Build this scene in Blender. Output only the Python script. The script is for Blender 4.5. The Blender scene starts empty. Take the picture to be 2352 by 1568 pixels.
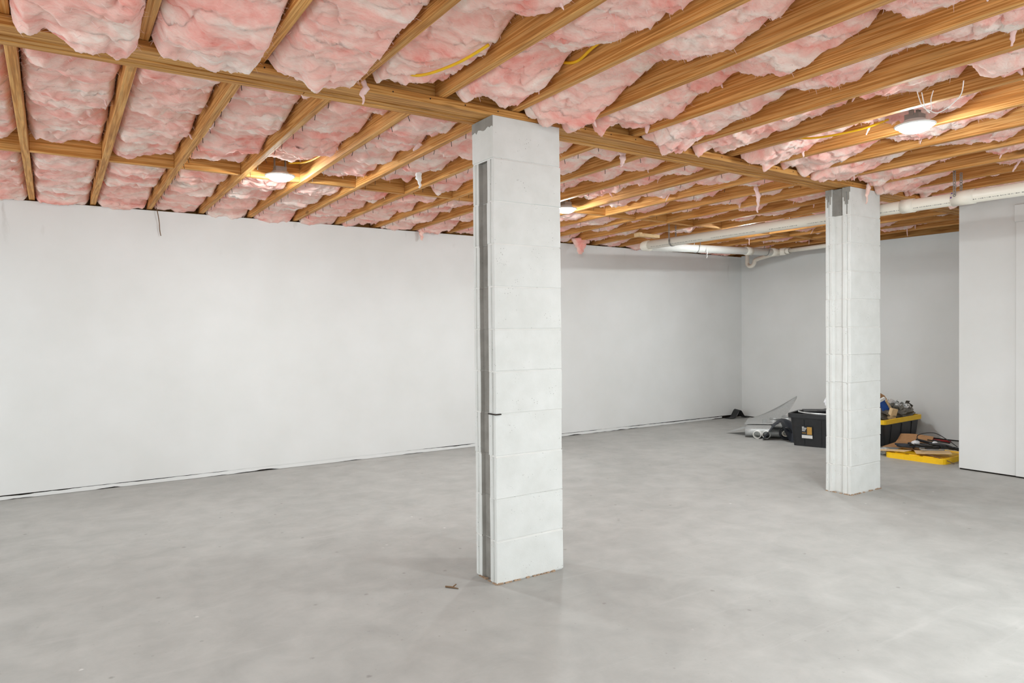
import bpy, bmesh, math, random
import numpy as np
from mathutils import Vector, Matrix

# ------------------------------------------------------------------ camera, world, exposure
sc = bpy.context.scene
COL = sc.collection
PI = math.pi
random.seed(7)

YAW, PITCH, ROLL, CAM_H, F_PX = 0.584, -0.0143, -0.0085, 1.2093, 1595.4
cy_, sy_ = math.cos(YAW), math.sin(YAW)
fwd = Vector((sy_ * math.cos(PITCH), cy_ * math.cos(PITCH), math.sin(PITCH)))
rgt = Vector((cy_, -sy_, 0))
upv = rgt.cross(fwd)
r2 = math.cos(ROLL) * rgt + math.sin(ROLL) * upv
u2 = -math.sin(ROLL) * rgt + math.cos(ROLL) * upv
cam_data = bpy.data.cameras.new('camera')
cam_data.sensor_fit = 'HORIZONTAL'
cam_data.sensor_width = 36.0
cam_data.lens = F_PX / 2352 * 36.0
cam_data.clip_start = 0.05
cam = bpy.data.objects.new('camera', cam_data)
m = Matrix((r2, u2, -fwd)).transposed().to_4x4()
m.translation = (0, 0, CAM_H)
cam.matrix_world = m
COL.objects.link(cam)
sc.camera = cam

world = bpy.data.worlds.new('world')
sc.world = world
world.use_nodes = True
bg = world.node_tree.nodes['Background']
bg.inputs[0].default_value = (0.875, 0.96, 0.985, 1)
bg.inputs[1].default_value = 1.66

sc.view_settings.view_transform = 'Standard'
sc.view_settings.look = 'None'
sc.view_settings.exposure = 0.27
sc.view_settings.gamma = 1.0
sc.view_settings.use_curve_mapping = False
sc.cycles.max_bounces = 6
sc.cycles.diffuse_bounces = 4
sc.cycles.adaptive_threshold = 0.035
sc.cycles.glossy_bounces = 2
sc.cycles.sample_clamp_indirect = 6.0
LENS_EMIT = 340.0


def lamp(name, loc, size, power, rot=(0, 0, 0), color=(0.875, 0.96, 0.985)):
    d = bpy.data.lights.new(name, 'AREA')
    d.shape = 'DISK'
    d.size = size
    d.energy = power
    d.color = color
    o = bpy.data.objects.new(name, d)
    o.location = loc
    o.rotation_euler = rot
    COL.objects.link(o)
    return o


# fill lights added out of view for brightness, behind and beside the camera
for lx, ly, pw in ((1.25, -0.95, 20), (3.1, 0.35, 46), (-1.15, 1.83, 20), (-1.15, 4.65, 7)):
    lamp('added_fill_light', (lx, ly, 2.2), 0.15, pw)

# ------------------------------------------------------------------ numbers of the place
BX, BY = 1.751, 2.797            # near corner of the near pillar
SL = (2.838 - 2.797) / (4.809 - 1.751)
YW, XW = 6.3165, 8.0155          # back wall, right wall
ZW = 2.215                       # top of the back wall
FLOORZ = 0.0
SUB = 2.51                       # underside of the subfloor


def beam_y(x):
    return BY + SL * (x - BX)


def beam_z(x):
    return 2.235 - 0.014 * max(0.0, min(2.2, 1.75 - x))


def far_z(y):
    t = (y - 3.05) / (YW - 3.05)
    return 2.2688 + (2.2233 - 2.2688) * t


FAR0, FSP = -0.1343, 0.3917      # left edge of far joist 0, spacing


def far_x(j):
    return FAR0 + FSP * j


def near_xr(k):                  # right edge of near joist k
    return -0.1 + 0.4005 * k


def near_z(x):
    return beam_z(x) + 0.038


# ------------------------------------------------------------------ materials
def srgb(r, g, b):
    def f(c):
        c /= 255.0
        return c / 12.92 if c <= 0.04045 else ((c + 0.055) / 1.055) ** 2.4
    return (f(r), f(g), f(b), 1)


class NT:
    def __init__(s, name, rough=0.6, spec=0.3, metal=0.0):
        s.m = bpy.data.materials.new(name)
        s.m.use_nodes = True
        s.t = s.m.node_tree
        s.b = s.t.nodes['Principled BSDF']
        s.b.inputs['Roughness'].default_value = rough
        s.b.inputs['Specular IOR Level'].default_value = spec
        s.b.inputs['Metallic'].default_value = metal

    def n(s, kind, **kw):
        nd = s.t.nodes.new(kind)
        for k, v in kw.items():
            if k in nd.inputs:
                if hasattr(v, 'is_output') or isinstance(v, bpy.types.NodeSocket):
                    s.t.links.new(v, nd.inputs[k])
                else:
                    nd.inputs[k].default_value = v
            else:
                setattr(nd, k, v)
        return nd

    def link(s, a, b):
        s.t.links.new(a, b)

    def coords(s, scale=(1, 1, 1), rnd=True):
        tc = s.n('ShaderNodeTexCoord')
        out = tc.outputs['Object']
        if rnd:
            oi = s.n('ShaderNodeObjectInfo')
            mul = s.n('ShaderNodeMath', operation='MULTIPLY')
            s.link(oi.outputs['Random'], mul.inputs[0])
            mul.inputs[1].default_value = 37.0
            add = s.n('ShaderNodeVectorMath', operation='ADD')
            s.link(out, add.inputs[0])
            s.link(mul.outputs[0], add.inputs[1])
            out = add.outputs[0]
        mp = s.n('ShaderNodeMapping')
        s.link(out, mp.inputs['Vector'])
        mp.inputs['Scale'].default_value = scale
        return mp.outputs[0]

    def noise(s, vec, scale, detail=4, rough=0.55, dist=0.0):
        nd = s.n('ShaderNodeTexNoise')
        s.link(vec, nd.inputs['Vector'])
        nd.inputs['Scale'].default_value = scale
        nd.inputs['Detail'].default_value = detail
        nd.inputs['Roughness'].default_value = rough
        nd.inputs['Distortion'].default_value = dist
        return nd.outputs['Fac']

    def ramp(s, fac, stops, interp='LINEAR'):
        nd = s.n('ShaderNodeValToRGB')
        s.link(fac, nd.inputs[0])
        cr = nd.color_ramp
        cr.interpolation = interp
        while len(cr.elements) > 1:
            cr.elements.remove(cr.elements[-1])
        cr.elements[0].position = stops[0][0]
        cr.elements[0].color = stops[0][1]
        for p, c in stops[1:]:
            e = cr.elements.new(p)
            e.color = c
        return nd.outputs[0]

    def mix(s, fac, a, b, mode='MIX'):
        nd = s.n('ShaderNodeMix', data_type='RGBA', blend_type=mode)
        for sock, v in ((nd.inputs[0], fac), (nd.inputs[6], a), (nd.inputs[7], b)):
            if isinstance(v, bpy.types.NodeSocket):
                s.link(v, sock)
            else:
                sock.default_value = v
        return nd.outputs[2]

    def math(s, op, a, b=0.0, clamp=False):
        nd = s.n('ShaderNodeMath', operation=op)
        nd.use_clamp = clamp
        for i, v in enumerate((a, b)):
            if isinstance(v, bpy.types.NodeSocket):
                s.link(v, nd.inputs[i])
            else:
                nd.inputs[i].default_value = v
        return nd.outputs[0]

    def color(s, c):
        if isinstance(c, bpy.types.NodeSocket):
            s.link(c, s.b.inputs['Base Color'])
        else:
            s.b.inputs['Base Color'].default_value = c

    def bump(s, h, strength=0.3, dist=0.01):
        nd = s.n('ShaderNodeBump')
        nd.inputs['Strength'].default_value = strength
        nd.inputs['Distance'].default_value = dist
        s.link(h, nd.inputs['Height'])
        s.link(nd.outputs[0], s.b.inputs['Normal'])


G = lambda v: (v, v, v, 1)
BLK, WHT = G(0), G(1)


def plain(name, c, rough=0.5, spec=0.4, metal=0.0, vary=0.08, scale=30):
    t = NT(name, rough, spec, metal)
    v = t.coords()
    n = t.noise(v, scale, 5)
    dark = tuple(x * (1 - vary) for x in c[:3]) + (1,)
    lite = tuple(min(1, x * (1 + vary)) for x in c[:3]) + (1,)
    t.color(t.ramp(n, [(0.3, dark), (0.7, lite)]))
    t.bump(n, 0.08, 0.004)
    return t.m


def wood(name, axis, bright, mid, dark, rough=0.62):
    t = NT(name, rough, 0.25)
    long_, tr = 0.7, 36.0
    s = [tr, tr, tr]
    s[axis] = long_
    v = t.coords(tuple(s))
    n1 = t.noise(v, 1.0, 3, 0.5, 0.25)
    s2 = [x * 5 for x in s]
    s2[axis] = 6.0
    v2 = t.coords(tuple(s2))
    n2 = t.noise(v2, 1.0, 3, 0.6)
    v3 = t.coords((3, 3, 3))
    n3 = t.noise(v3, 1.0, 3)
    w = t.n('ShaderNodeMath', operation='SINE')
    mul = t.math('MULTIPLY', n1, 34.0)
    t.link(mul, w.inputs[0])
    rings = t.math('MULTIPLY_ADD', w.outputs[0], 0.5)
    rings.node.inputs[2].default_value = 0.5
    base = t.ramp(rings, [(0.0, bright), (0.6, mid), (1.0, dark)])
    fine = t.ramp(n2, [(0.3, G(0.76)), (0.62, G(1.09))])
    c = t.mix(1.0, base, fine, 'MULTIPLY')
    big = t.ramp(n3, [(0.3, G(0.88)), (0.7, G(1.08))])
    c = t.mix(1.0, c, big, 'MULTIPLY')
    oi = t.n('ShaderNodeObjectInfo')
    rr = t.ramp(oi.outputs['Random'], [(0, G(0.88)), (1, G(1.1))])
    c = t.mix(1.0, c, rr, 'MULTIPLY')
    # knots
    vk = t.coords(tuple([5.0 if i != axis else 1.6 for i in range(3)]))
    vo = t.n('ShaderNodeTexVoronoi')
    t.link(vk, vo.inputs['Vector'])
    vo.inputs['Scale'].default_value = 1.0
    km = t.ramp(vo.outputs['Distance'], [(0.05, WHT), (0.1, BLK)])
    c = t.mix(t.math('MULTIPLY', km, 0.6), c, srgb(92, 56, 26))
    t.color(c)
    t.bump(n2, 0.12, 0.003)
    return t.m


M = {}
WB, WM, WD = srgb(217, 162, 96), srgb(205, 145, 78), srgb(182, 120, 56)
M['wood_y'] = wood('wood_grain_y', 1, WB, WM, WD)
M['wood_x'] = wood('wood_grain_x', 0, WB, WM, WD)
M['wood_beam'] = wood('wood_beam', 0, srgb(213, 158, 90), srgb(200, 140, 72), srgb(174, 113, 50))
M['subfloor'] = plain('subfloor_board', srgb(120, 84, 50), 0.8)


def mk_wall():
    t = NT('white_wall_paint', 0.75, 0.2)
    v = t.coords(rnd=False)
    n = t.noise(v, 2.2, 4)
    c = t.ramp(n, [(0.3, srgb(223, 222, 219)), (0.7, srgb(229, 228, 226))])
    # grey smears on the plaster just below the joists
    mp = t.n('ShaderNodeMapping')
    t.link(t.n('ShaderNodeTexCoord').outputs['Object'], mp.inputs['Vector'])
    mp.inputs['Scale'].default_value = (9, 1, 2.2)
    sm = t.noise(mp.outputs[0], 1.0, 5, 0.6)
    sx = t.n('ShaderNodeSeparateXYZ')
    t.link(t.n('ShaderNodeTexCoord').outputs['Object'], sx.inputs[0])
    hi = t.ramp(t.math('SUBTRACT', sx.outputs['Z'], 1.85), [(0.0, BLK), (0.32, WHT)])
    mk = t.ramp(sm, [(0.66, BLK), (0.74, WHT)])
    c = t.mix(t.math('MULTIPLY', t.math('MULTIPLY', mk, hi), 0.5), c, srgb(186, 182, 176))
    t.color(c)
    t.bump(t.noise(v, 160, 3), 0.06, 0.003)
    return t.m


M['wall'] = mk_wall()


def mk_floor():
    t = NT('concrete_floor', 0.55, 0.3)
    v = t.coords(rnd=False)
    n1 = t.noise(v, 0.55, 5, 0.6, 0.4)
    c = t.ramp(n1, [(0.3, srgb(162, 161, 157)), (0.5, srgb(173, 172, 168)), (0.72, srgb(183, 182, 178))])
    n2 = t.noise(v, 5.0, 6, 0.65, 0.3)
    c = t.mix(1.0, c, t.ramp(n2, [(0.3, G(0.86)), (0.7, G(1.07))]), 'MULTIPLY')
    # dark grey scuffs and pits
    n3 = t.noise(v, 48, 4, 0.75)
    patch = t.ramp(t.noise(v, 1.2, 3), [(0.48, BLK), (0.62, WHT)])
    pit = t.ramp(n3, [(0.63, BLK), (0.7, WHT)])
    c = t.mix(t.math('MULTIPLY', t.math('MULTIPLY', pit, patch), 0.5), c, srgb(124, 120, 114))
    vo = t.n('ShaderNodeTexVoronoi')
    t.link(v, vo.inputs['Vector'])
    vo.inputs['Scale'].default_value = 5.5
    sp = t.ramp(t.math('ADD', vo.outputs['Distance'], t.math('MULTIPLY', n3, 0.12)), [(0.09, WHT), (0.13, BLK)])
    c = t.mix(t.math('MULTIPLY', sp, 0.5), c, srgb(112, 108, 102))
    mpv = t.n('ShaderNodeMapping')
    t.link(v, mpv.inputs['Vector'])
    mpv.inputs['Location'].default_value = (3.3, 1.7, 0)
    vo2 = t.n('ShaderNodeTexVoronoi')
    t.link(mpv.outputs[0], vo2.inputs['Vector'])
    vo2.inputs['Scale'].default_value = 3.4
    fl = t.ramp(t.math('ADD', vo2.outputs['Distance'], t.math('MULTIPLY', n3, 0.06)), [(0.045, WHT), (0.065, BLK)])
    c = t.mix(t.math('MULTIPLY', fl, 0.55), c, srgb(232, 231, 228))
    vo3 = t.n('ShaderNodeTexVoronoi')
    t.link(v, vo3.inputs['Vector'])
    vo3.inputs['Scale'].default_value = 17
    s3 = t.ramp(t.math('ADD', vo3.outputs['Distance'], t.math('MULTIPLY', n3, 0.25)), [(0.16, WHT), (0.22, BLK)])
    m3 = t.ramp(t.noise(v, 0.9, 3), [(0.45, BLK), (0.6, WHT)])
    c = t.mix(t.math('MULTIPLY', t.math('MULTIPLY', s3, m3), 0.5), c, srgb(118, 114, 108))
    # darker patches near the back wall
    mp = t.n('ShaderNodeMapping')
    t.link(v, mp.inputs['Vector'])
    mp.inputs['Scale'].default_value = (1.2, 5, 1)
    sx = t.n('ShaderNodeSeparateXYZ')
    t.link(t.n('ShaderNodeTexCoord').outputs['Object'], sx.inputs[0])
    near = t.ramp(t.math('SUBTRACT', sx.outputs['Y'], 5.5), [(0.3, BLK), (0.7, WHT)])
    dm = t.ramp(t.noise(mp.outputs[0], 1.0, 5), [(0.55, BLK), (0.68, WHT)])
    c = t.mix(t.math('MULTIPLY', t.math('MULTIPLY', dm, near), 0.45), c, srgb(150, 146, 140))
    # pale trowel streaks
    mp2 = t.n('ShaderNodeMapping')
    t.link(v, mp2.inputs['Vector'])
    mp2.inputs['Rotation'].default_value = (0, 0, 0.5)
    mp2.inputs['Scale'].default_value = (0.6, 7, 1)
    st = t.ramp(t.noise(mp2.outputs[0], 1.6, 6, 0.7), [(0.58, BLK), (0.75, WHT)])
    c = t.mix(t.math('MULTIPLY', st, 0.28), c, srgb(198, 197, 193))
    t.color(c)
    t.bump(t.noise(v, 40, 6, 0.7), 0.1, 0.004)
    return t.m


M['floor'] = mk_floor()


def mk_block(name, lo, hi, pit, rough=0.75):
    t = NT(name, rough, 0.2)
    v = t.coords()
    n = t.noise(v, 9, 4)
    c = t.ramp(n, [(0.3, lo), (0.7, hi)])
    vo = t.n('ShaderNodeTexVoronoi')
    t.link(v, vo.inputs['Vector'])
    vo.inputs['Scale'].default_value = 85
    wv = t.n('ShaderNodeVectorMath', operation='MULTIPLY_ADD')
    nz = t.n('ShaderNodeTexNoise')
    t.link(v, nz.inputs['Vector'])
    nz.inputs['Scale'].default_value = 60
    t.link(nz.outputs['Color'], wv.inputs[0])
    wv.inputs[1].default_value = (0.012, 0.012, 0.012)
    t.link(v, wv.inputs[2])
    t.link(wv.outputs[0], vo.inputs['Vector'])
    sp = t.ramp(vo.outputs['Distance'], [(0.12, WHT), (0.2, BLK)])
    few = t.ramp(t.noise(v, 14, 2), [(0.57, BLK), (0.64, WHT)])
    f = t.math('MULTIPLY', sp, few)
    c = t.mix(t.math('MULTIPLY', f, 0.6), c, pit)
    t.color(c)
    h = t.math('SUBTRACT', t.noise(v, 130, 4, 0.7), f)
    t.bump(h, 0.22, 0.004)
    return t.m


M['block'] = mk_block('painted_block', srgb(214, 214, 210), srgb(223, 223, 220), srgb(120, 116, 110))
M['raw'] = mk_block('raw_grey_block', srgb(132, 128, 122), srgb(158, 154, 148), srgb(84, 80, 76), 0.9)
M['mortar'] = mk_block('painted_mortar', srgb(218, 216, 212), srgb(228, 226, 222), srgb(100, 94, 88))
M['rust'] = plain('brown_mortar_crumbs', srgb(168, 142, 118), 0.9, vary=0.3, scale=60)


def mk_pink():
    t = NT('pink_fiberglass', 1.0, 0.0)
    v = t.coords((3.0, 7.0, 5.0))
    n = t.noise(v, 1.0, 6, 0.62, 0.8)
    c = t.ramp(n, [(0.26, srgb(240, 140, 128)), (0.40, srgb(251, 184, 173)), (0.53, srgb(254, 210, 199)), (0.70, srgb(255, 238, 229))])  # pink variation, with crease shade and pale highlights put into the colour
    v2 = t.coords((26, 120, 80))
    f = t.noise(v2, 1.0, 5, 0.7, 1.2)
    c = t.mix(1.0, c, t.ramp(f, [(0.3, (0.93, 0.84, 0.82, 1)), (0.5, G(1.0)), (0.72, G(1.02))]), 'MULTIPLY')
    oi = t.n('ShaderNodeObjectInfo')
    tint = t.ramp(oi.outputs['Random'], [(0, (1.0, 0.95, 0.93, 1)), (1, WHT)])
    c = t.mix(1.0, c, tint, 'MULTIPLY')
    t.color(c)
    v3 = t.coords((22, 60, 40))
    g = t.noise(v3, 1.0, 6, 0.75, 2.0)
    t.bump(t.math('ADD', g, t.math('MULTIPLY', f, 0.5)), 0.4, 0.010)
    t.b.inputs['Subsurface Weight'].default_value = 0.5
    t.b.inputs['Subsurface Radius'].default_value = (1.0, 0.75, 0.7)
    t.b.inputs['Subsurface Scale'].default_value = 0.02
    return t.m


M['pink'] = mk_pink()
M['fibre'] = plain('pale_fibreglass_wisp', srgb(240, 206, 200), 0.95, 0.05)
M['white_fibre'] = plain('white_string', srgb(245, 243, 240), 0.9, 0.1)
M['nail'] = plain('dark_nail', srgb(52, 42, 36), 0.6, 0.4, 0.5)
M['black'] = plain('black_plastic', srgb(34, 34, 36), 0.42, 0.5, vary=0.2)
M['black_film'] = plain('black_plastic_film', srgb(38, 42, 50), 0.5, 0.35, vary=0.25)
M['yellow'] = plain('yellow_plastic', srgb(253, 198, 20), 0.45, 0.4, vary=0.06)
M['cable_y'] = plain('yellow_cable_jacket', srgb(232, 180, 20), 0.5, 0.4)
M['pvc'] = plain('white_pvc', srgb(238, 230, 216), 0.35, 0.45, vary=0.03)
M['pvc_bright'] = plain('bright_white_pvc', srgb(240, 238, 232), 0.35, 0.45, vary=0.02)
M['galv'] = plain('galvanised_sheet', srgb(178, 179, 177), 0.46, 0.5, 0.25, vary=0.10, scale=60)
M['steel'] = plain('dull_zinc_strap', srgb(150, 148, 144), 0.45, 0.5, 0.6)
M['card'] = plain('brown_cardboard', srgb(172, 130, 92), 0.85, 0.1, vary=0.1)
M['tan'] = plain('tan_wood_offcut', srgb(222, 190, 146), 0.7, 0.2)
M['blue'] = plain('blue_printed_card', srgb(44, 84, 160), 0.55, 0.3)
M['grey'] = plain('grey_metal_bits', srgb(120, 114, 104), 0.45, 0.5, 0.5, vary=0.3)
M['white_plastic'] = plain('white_plastic_film', srgb(222, 222, 224), 0.4, 0.4)
M['red'] = plain('red_rod_paint', srgb(150, 24, 30), 0.5, 0.4)
M['twig'] = plain('brown_twig', srgb(120, 96, 74), 0.9, 0.1)
M['gap'] = plain('dark_gap', srgb(38, 34, 30), 0.95, 0.05)  # near-black colour standing in for shade in the wall-foot gaps
M['gold'] = plain('gold_label_print', srgb(196, 150, 74), 0.5, 0.3)
M['paper'] = plain('white_label_paper', srgb(232, 230, 226), 0.6, 0.3, vary=0.02)
M['foil'] = plain('silver_crumpled_foil', srgb(204, 204, 202), 0.35, 0.5, 0.4, vary=0.1)
M['trim'] = plain('white_lamp_trim', srgb(236, 236, 234), 0.4, 0.4, vary=0.02)
M['purple'] = plain('purple_primer', srgb(96, 60, 140), 0.5, 0.3)


def mk_print_pipe():
    t = NT('printed_pvc', 0.35, 0.45)
    tc = t.n('ShaderNodeTexCoord')
    sx = t.n('ShaderNodeSeparateXYZ')
    t.link(tc.outputs['Object'], sx.inputs[0])
    x, y, z = sx.outputs
    ax, az = -0.80, -0.60
    cr = t.math('ABSOLUTE', t.math('SUBTRACT', t.math('MULTIPLY', x, az), t.math('MULTIPLY', z, ax)))
    line = t.math('LESS_THAN', cr, 0.0035)
    front = t.math('LESS_THAN', x, 0.0)
    mp = t.n('ShaderNodeMapping')
    t.link(tc.outputs['Object'], mp.inputs['Vector'])
    mp.inputs['Scale'].default_value = (0, 90, 0)
    chars = t.math('GREATER_THAN', t.noise(mp.outputs[0], 1.0, 3, 0.8), 0.5)
    mp2 = t.n('ShaderNodeMapping')
    t.link(tc.outputs['Object'], mp2.inputs['Vector'])
    mp2.inputs['Scale'].default_value = (0, 5, 0)
    wordm = t.math('GREATER_THAN', t.noise(mp2.outputs[0], 1.0, 1), 0.42)
    f = t.math('MULTIPLY', t.math('MULTIPLY', line, front), t.math('MULTIPLY', chars, wordm))
    c = t.mix(t.math('MULTIPLY', f, 0.75), srgb(238, 230, 216), srgb(60, 56, 54))
    t.color(c)
    return t.m


M['pvc_print'] = mk_print_pipe()


def mk_lens():
    t = NT('lit_lamp_lens', 0.5)
    t.b.inputs['Emission Color'].default_value = (0.875, 0.96, 0.985, 1)
    t.b.inputs['Emission Strength'].default_value = LENS_EMIT
    t.color(srgb(245, 245, 245))
    return t.m


M['lens'] = mk_lens()

# ------------------------------------------------------------------ mesh helpers


def mesh_from(name, verts, faces, mats, fmat=None, smooth=False):
    me = bpy.data.meshes.new(name)
    me.from_pydata([tuple(v) for v in verts], [], faces)
    for mm in mats:
        me.materials.append(mm)
    if fmat is not None:
        me.polygons.foreach_set('material_index', fmat)
    if smooth:
        me.polygons.foreach_set('use_smooth', [True] * len(me.polygons))
    me.update()
    return me


def link(name, me, parent=None, loc=(0, 0, 0), rot=(0, 0, 0)):
    o = bpy.data.objects.new(name, me)
    COL.objects.link(o)
    o.location = loc
    o.rotation_euler = rot
    if parent:
        o.parent = parent
    return o


def tag(o, label, cat, group=None):
    o['label'] = label
    o['category'] = cat
    if group:
        o['group'] = group
    return o


def thing(name, label, cat, loc=(0, 0, 0), rot=(0, 0, 0), group=None):
    return tag(link(name, None, None, loc, rot), label, cat, group)


def struct(o):
    o['kind'] = 'structure'
    return o


def box_v(x0, x1, y0, y1, z0, z1):
    return [(x0, y0, z0), (x1, y0, z0), (x1, y1, z0), (x0, y1, z0),
            (x0, y0, z1), (x1, y0, z1), (x1, y1, z1), (x0, y1, z1)]


BOXF = [(0, 3, 2, 1), (4, 5, 6, 7), (0, 1, 5, 4), (1, 2, 6, 5), (2, 3, 7, 6), (3, 0, 4, 7)]


class MB:
    """collects verts and faces of one mesh"""

    def __init__(s):
        s.v, s.f, s.mi = [], [], []

    def add(s, v, f, mi=0):
        o = len(s.v)
        s.v += [tuple(p) for p in v]
        s.f += [tuple(i + o for i in q) for q in f]
        s.mi += [mi] * len(f)
        return s

    def box(s, x0, x1, y0, y1, z0, z1, mi=0, mat=None):
        v = box_v(x0, x1, y0, y1, z0, z1)
        if mat is not None:
            v = [mat @ Vector(p) for p in v]
        return s.add(v, BOXF, mi)

    def tube(s, pts, r, n=8, mi=0, cap=True):
        pts = [Vector(p) for p in pts]
        rs = r if isinstance(r, (list, tuple)) else [r] * len(pts)
        t0 = (pts[1] - pts[0]).normalized()
        a = t0.orthogonal().normalized()
        v, f = [], []
        for i, p in enumerate(pts):
            t = ((pts[min(i + 1, len(pts) - 1)] - pts[max(i - 1, 0)])).normalized()
            a = (a - t * a.dot(t)).normalized()
            b = t.cross(a)
            for k in range(n):
                an = 2 * PI * k / n
                v.append(p + (a * math.cos(an) + b * math.sin(an)) * rs[i])
        for i in range(len(pts) - 1):
            for k in range(n):
                f.append((i * n + k, i * n + (k + 1) % n, (i + 1) * n + (k + 1) % n, (i + 1) * n + k))
        if cap:
            f.append(tuple(range(n - 1, -1, -1)))
            f.append(tuple((len(pts) - 1) * n + k for k in range(n)))
        return s.add(v, f, mi)

    def loft(s, loops, mi=0, close=False, cap0=False, cap1=False):
        n = len(loops[0])
        v = [p for lp in loops for p in lp]
        f = []
        for i in range(len(loops) - 1):
            for k in range(n):
                f.append((i * n + k, i * n + (k + 1) % n, (i + 1) * n + (k + 1) % n, (i + 1) * n + k))
        if cap0:
            f.append(tuple(range(n - 1, -1, -1)))
        if cap1:
            f.append(tuple((len(loops) - 1) * n + k for k in range(n)))
        return s.add(v, f, mi)

    def lathe(s, prof, n=32, mi=0):
        loops = [[(r * math.cos(2 * PI * k / n), r * math.sin(2 * PI * k / n), z) for k in range(n)] for r, z in prof]
        return s.loft(loops, mi)

    def mesh(s, name, mats, smooth=False):
        if not isinstance(mats, (list, tuple)):
            mats = [mats]
        return mesh_from(name, s.v, s.f, mats, s.mi, smooth)


def bevel(me, w=0.004, seg=1, ang=0.6, convex=False):
    bm = bmesh.new()
    bm.from_mesh(me)
    bm.normal_update()
    es = [e for e in bm.edges if len(e.link_faces) == 2 and e.calc_face_angle() > ang and (not convex or e.calc_face_angle_signed() > 0)]
    bmesh.ops.bevel(bm, geom=es, offset=w, segments=seg, profile=0.6, affect='EDGES', clamp_overlap=True)
    bm.to_mesh(me)
    bm.free()
    return me


def smooth_pts(pts, n=8):
    P = [Vector(p) for p in pts]
    out = []
    for i in range(len(P) - 1):
        p0, p1, p2, p3 = P[max(i - 1, 0)], P[i], P[i + 1], P[min(i + 2, len(P) - 1)]
        for k in range(n):
            t = k / n
            out.append(0.5 * ((2 * p1) + (p2 - p0) * t + (2 * p0 - 5 * p1 + 4 * p2 - p3) * t * t + (3 * p1 - p0 - 3 * p2 + p3) * t ** 3))
    out.append(P[-1])
    return out


def rrect(w, d, r, z, n=5, cx=0, cy=0):
    pts = []
    for sx, sy, a0 in ((1, -1, -PI / 2), (1, 1, 0), (-1, 1, PI / 2), (-1, -1, PI)):
        for k in range(n):
            a = a0 + (PI / 2) * k / (n - 1)
            pts.append((cx + sx * (w / 2 - r) + r * math.cos(a), cy + sy * (d / 2 - r) + r * math.sin(a), z))
    return pts


# numpy gradient noise
_perm = np.random.RandomState(11).permutation(512)
_ga = np.random.RandomState(12).rand(512) * 2 * np.pi
_gx, _gy = np.cos(_ga), np.sin(_ga)


def pnoise(x, y):
    xi = np.floor(x).astype(int)
    yi = np.floor(y).astype(int)
    xf, yf = x - xi, y - yi
    u = xf * xf * xf * (xf * (xf * 6 - 15) + 10)
    v = yf * yf * yf * (yf * (yf * 6 - 15) + 10)

    def g(ix, iy, fx, fy):
        h = _perm[(_perm[ix & 511] + iy) & 511]
        return _gx[h] * fx + _gy[h] * fy
    a = g(xi, yi, xf, yf)
    b = g(xi + 1, yi, xf - 1, yf)
    c = g(xi, yi + 1, xf, yf - 1)
    d = g(xi + 1, yi + 1, xf - 1, yf - 1)
    return ((a + u * (b - a)) + v * ((c + u * (d - c)) - (a + u * (b - a)))) * 1.5


def fbm(x, y, o=4, g=0.5):
    s, a = 0, 1.0
    for i in range(o):
        s = s + a * pnoise(x + 17.3 * i, y - 9.1 * i)
        x, y, a = x * 2.03, y * 2.03, a * g
    return s


def ridged(x, y, o=4, g=0.55):
    s, a = 0, 1.0
    for i in range(o):
        s = s + a * (1 - 2 * np.abs(pnoise(x + 7.7 * i, y + 3.1 * i)))
        x, y, a = x * 2.05, y * 2.05, a * g
    return s


ORD = ['zeroth', 'first', 'second', 'third', 'fourth', 'fifth', 'sixth', 'seventh', 'eighth', 'ninth', 'tenth',
       'eleventh', 'twelfth', 'thirteenth', 'fourteenth', 'fifteenth', 'sixteenth', 'seventeenth', 'eighteenth',
       'nineteenth', 'twentieth', 'twenty-first', 'twenty-second', 'twenty-third', 'twenty-fourth']

# ------------------------------------------------------------------ room shell
b = MB().box(-2.6, 9.0, -1.9, 7.2, -0.15, 0.0)
struct(link('floor', b.mesh('floor', M['floor'])))
b = MB().box(-2.6, 9.0, -1.9, 7.2, SUB + 0.003, SUB + 0.06)
struct(link('ceiling', b.mesh('ceiling', M['subfloor'])))
b = MB().box(-2.6, XW + 0.25, YW, YW + 0.22, 0.036, ZW)
struct(link('wall_back', b.mesh('wall_back', M['wall'])))
b = MB().box(XW, XW + 0.22, -1.8, YW, 0.012, 2.2287)
struct(link('wall_right', b.mesh('wall_right', M['wall'])))
b = MB().box(6.46, 6.60, -1.8, 2.845, 0.012, 2.255)
struct(link('wall_partition', b.mesh('wall_partition', M['wall'])))
# rim board above the back wall and above the right wall
b = MB().box(-2.6, XW + 0.2, YW + 0.155, YW + 0.195, ZW, SUB)
struct(link('trim_1', b.mesh('rim_board', M['wood_x'])))
b = MB().box(XW + 0.06, XW + 0.1, 3.0, YW + 0.15, 2.2287, SUB)
struct(link('trim_2', b.mesh('end_joist_board', M['wood_y'])))
# door casing at the right frame edge
dr = struct(link('door_1', None))
me = MB().box(6.440, 6.4595, 1.35, 2.431, 2.054, 2.19).mesh('head_casing', M['wall'])
link('head_casing', bevel(me, 0.003), dr)
me = MB().box(6.443, 6.4595, 2.33, 2.421, 0.012, 2.0535).mesh('side_casing', M['wall'])
link('side_casing', bevel(me, 0.003), dr)

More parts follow.
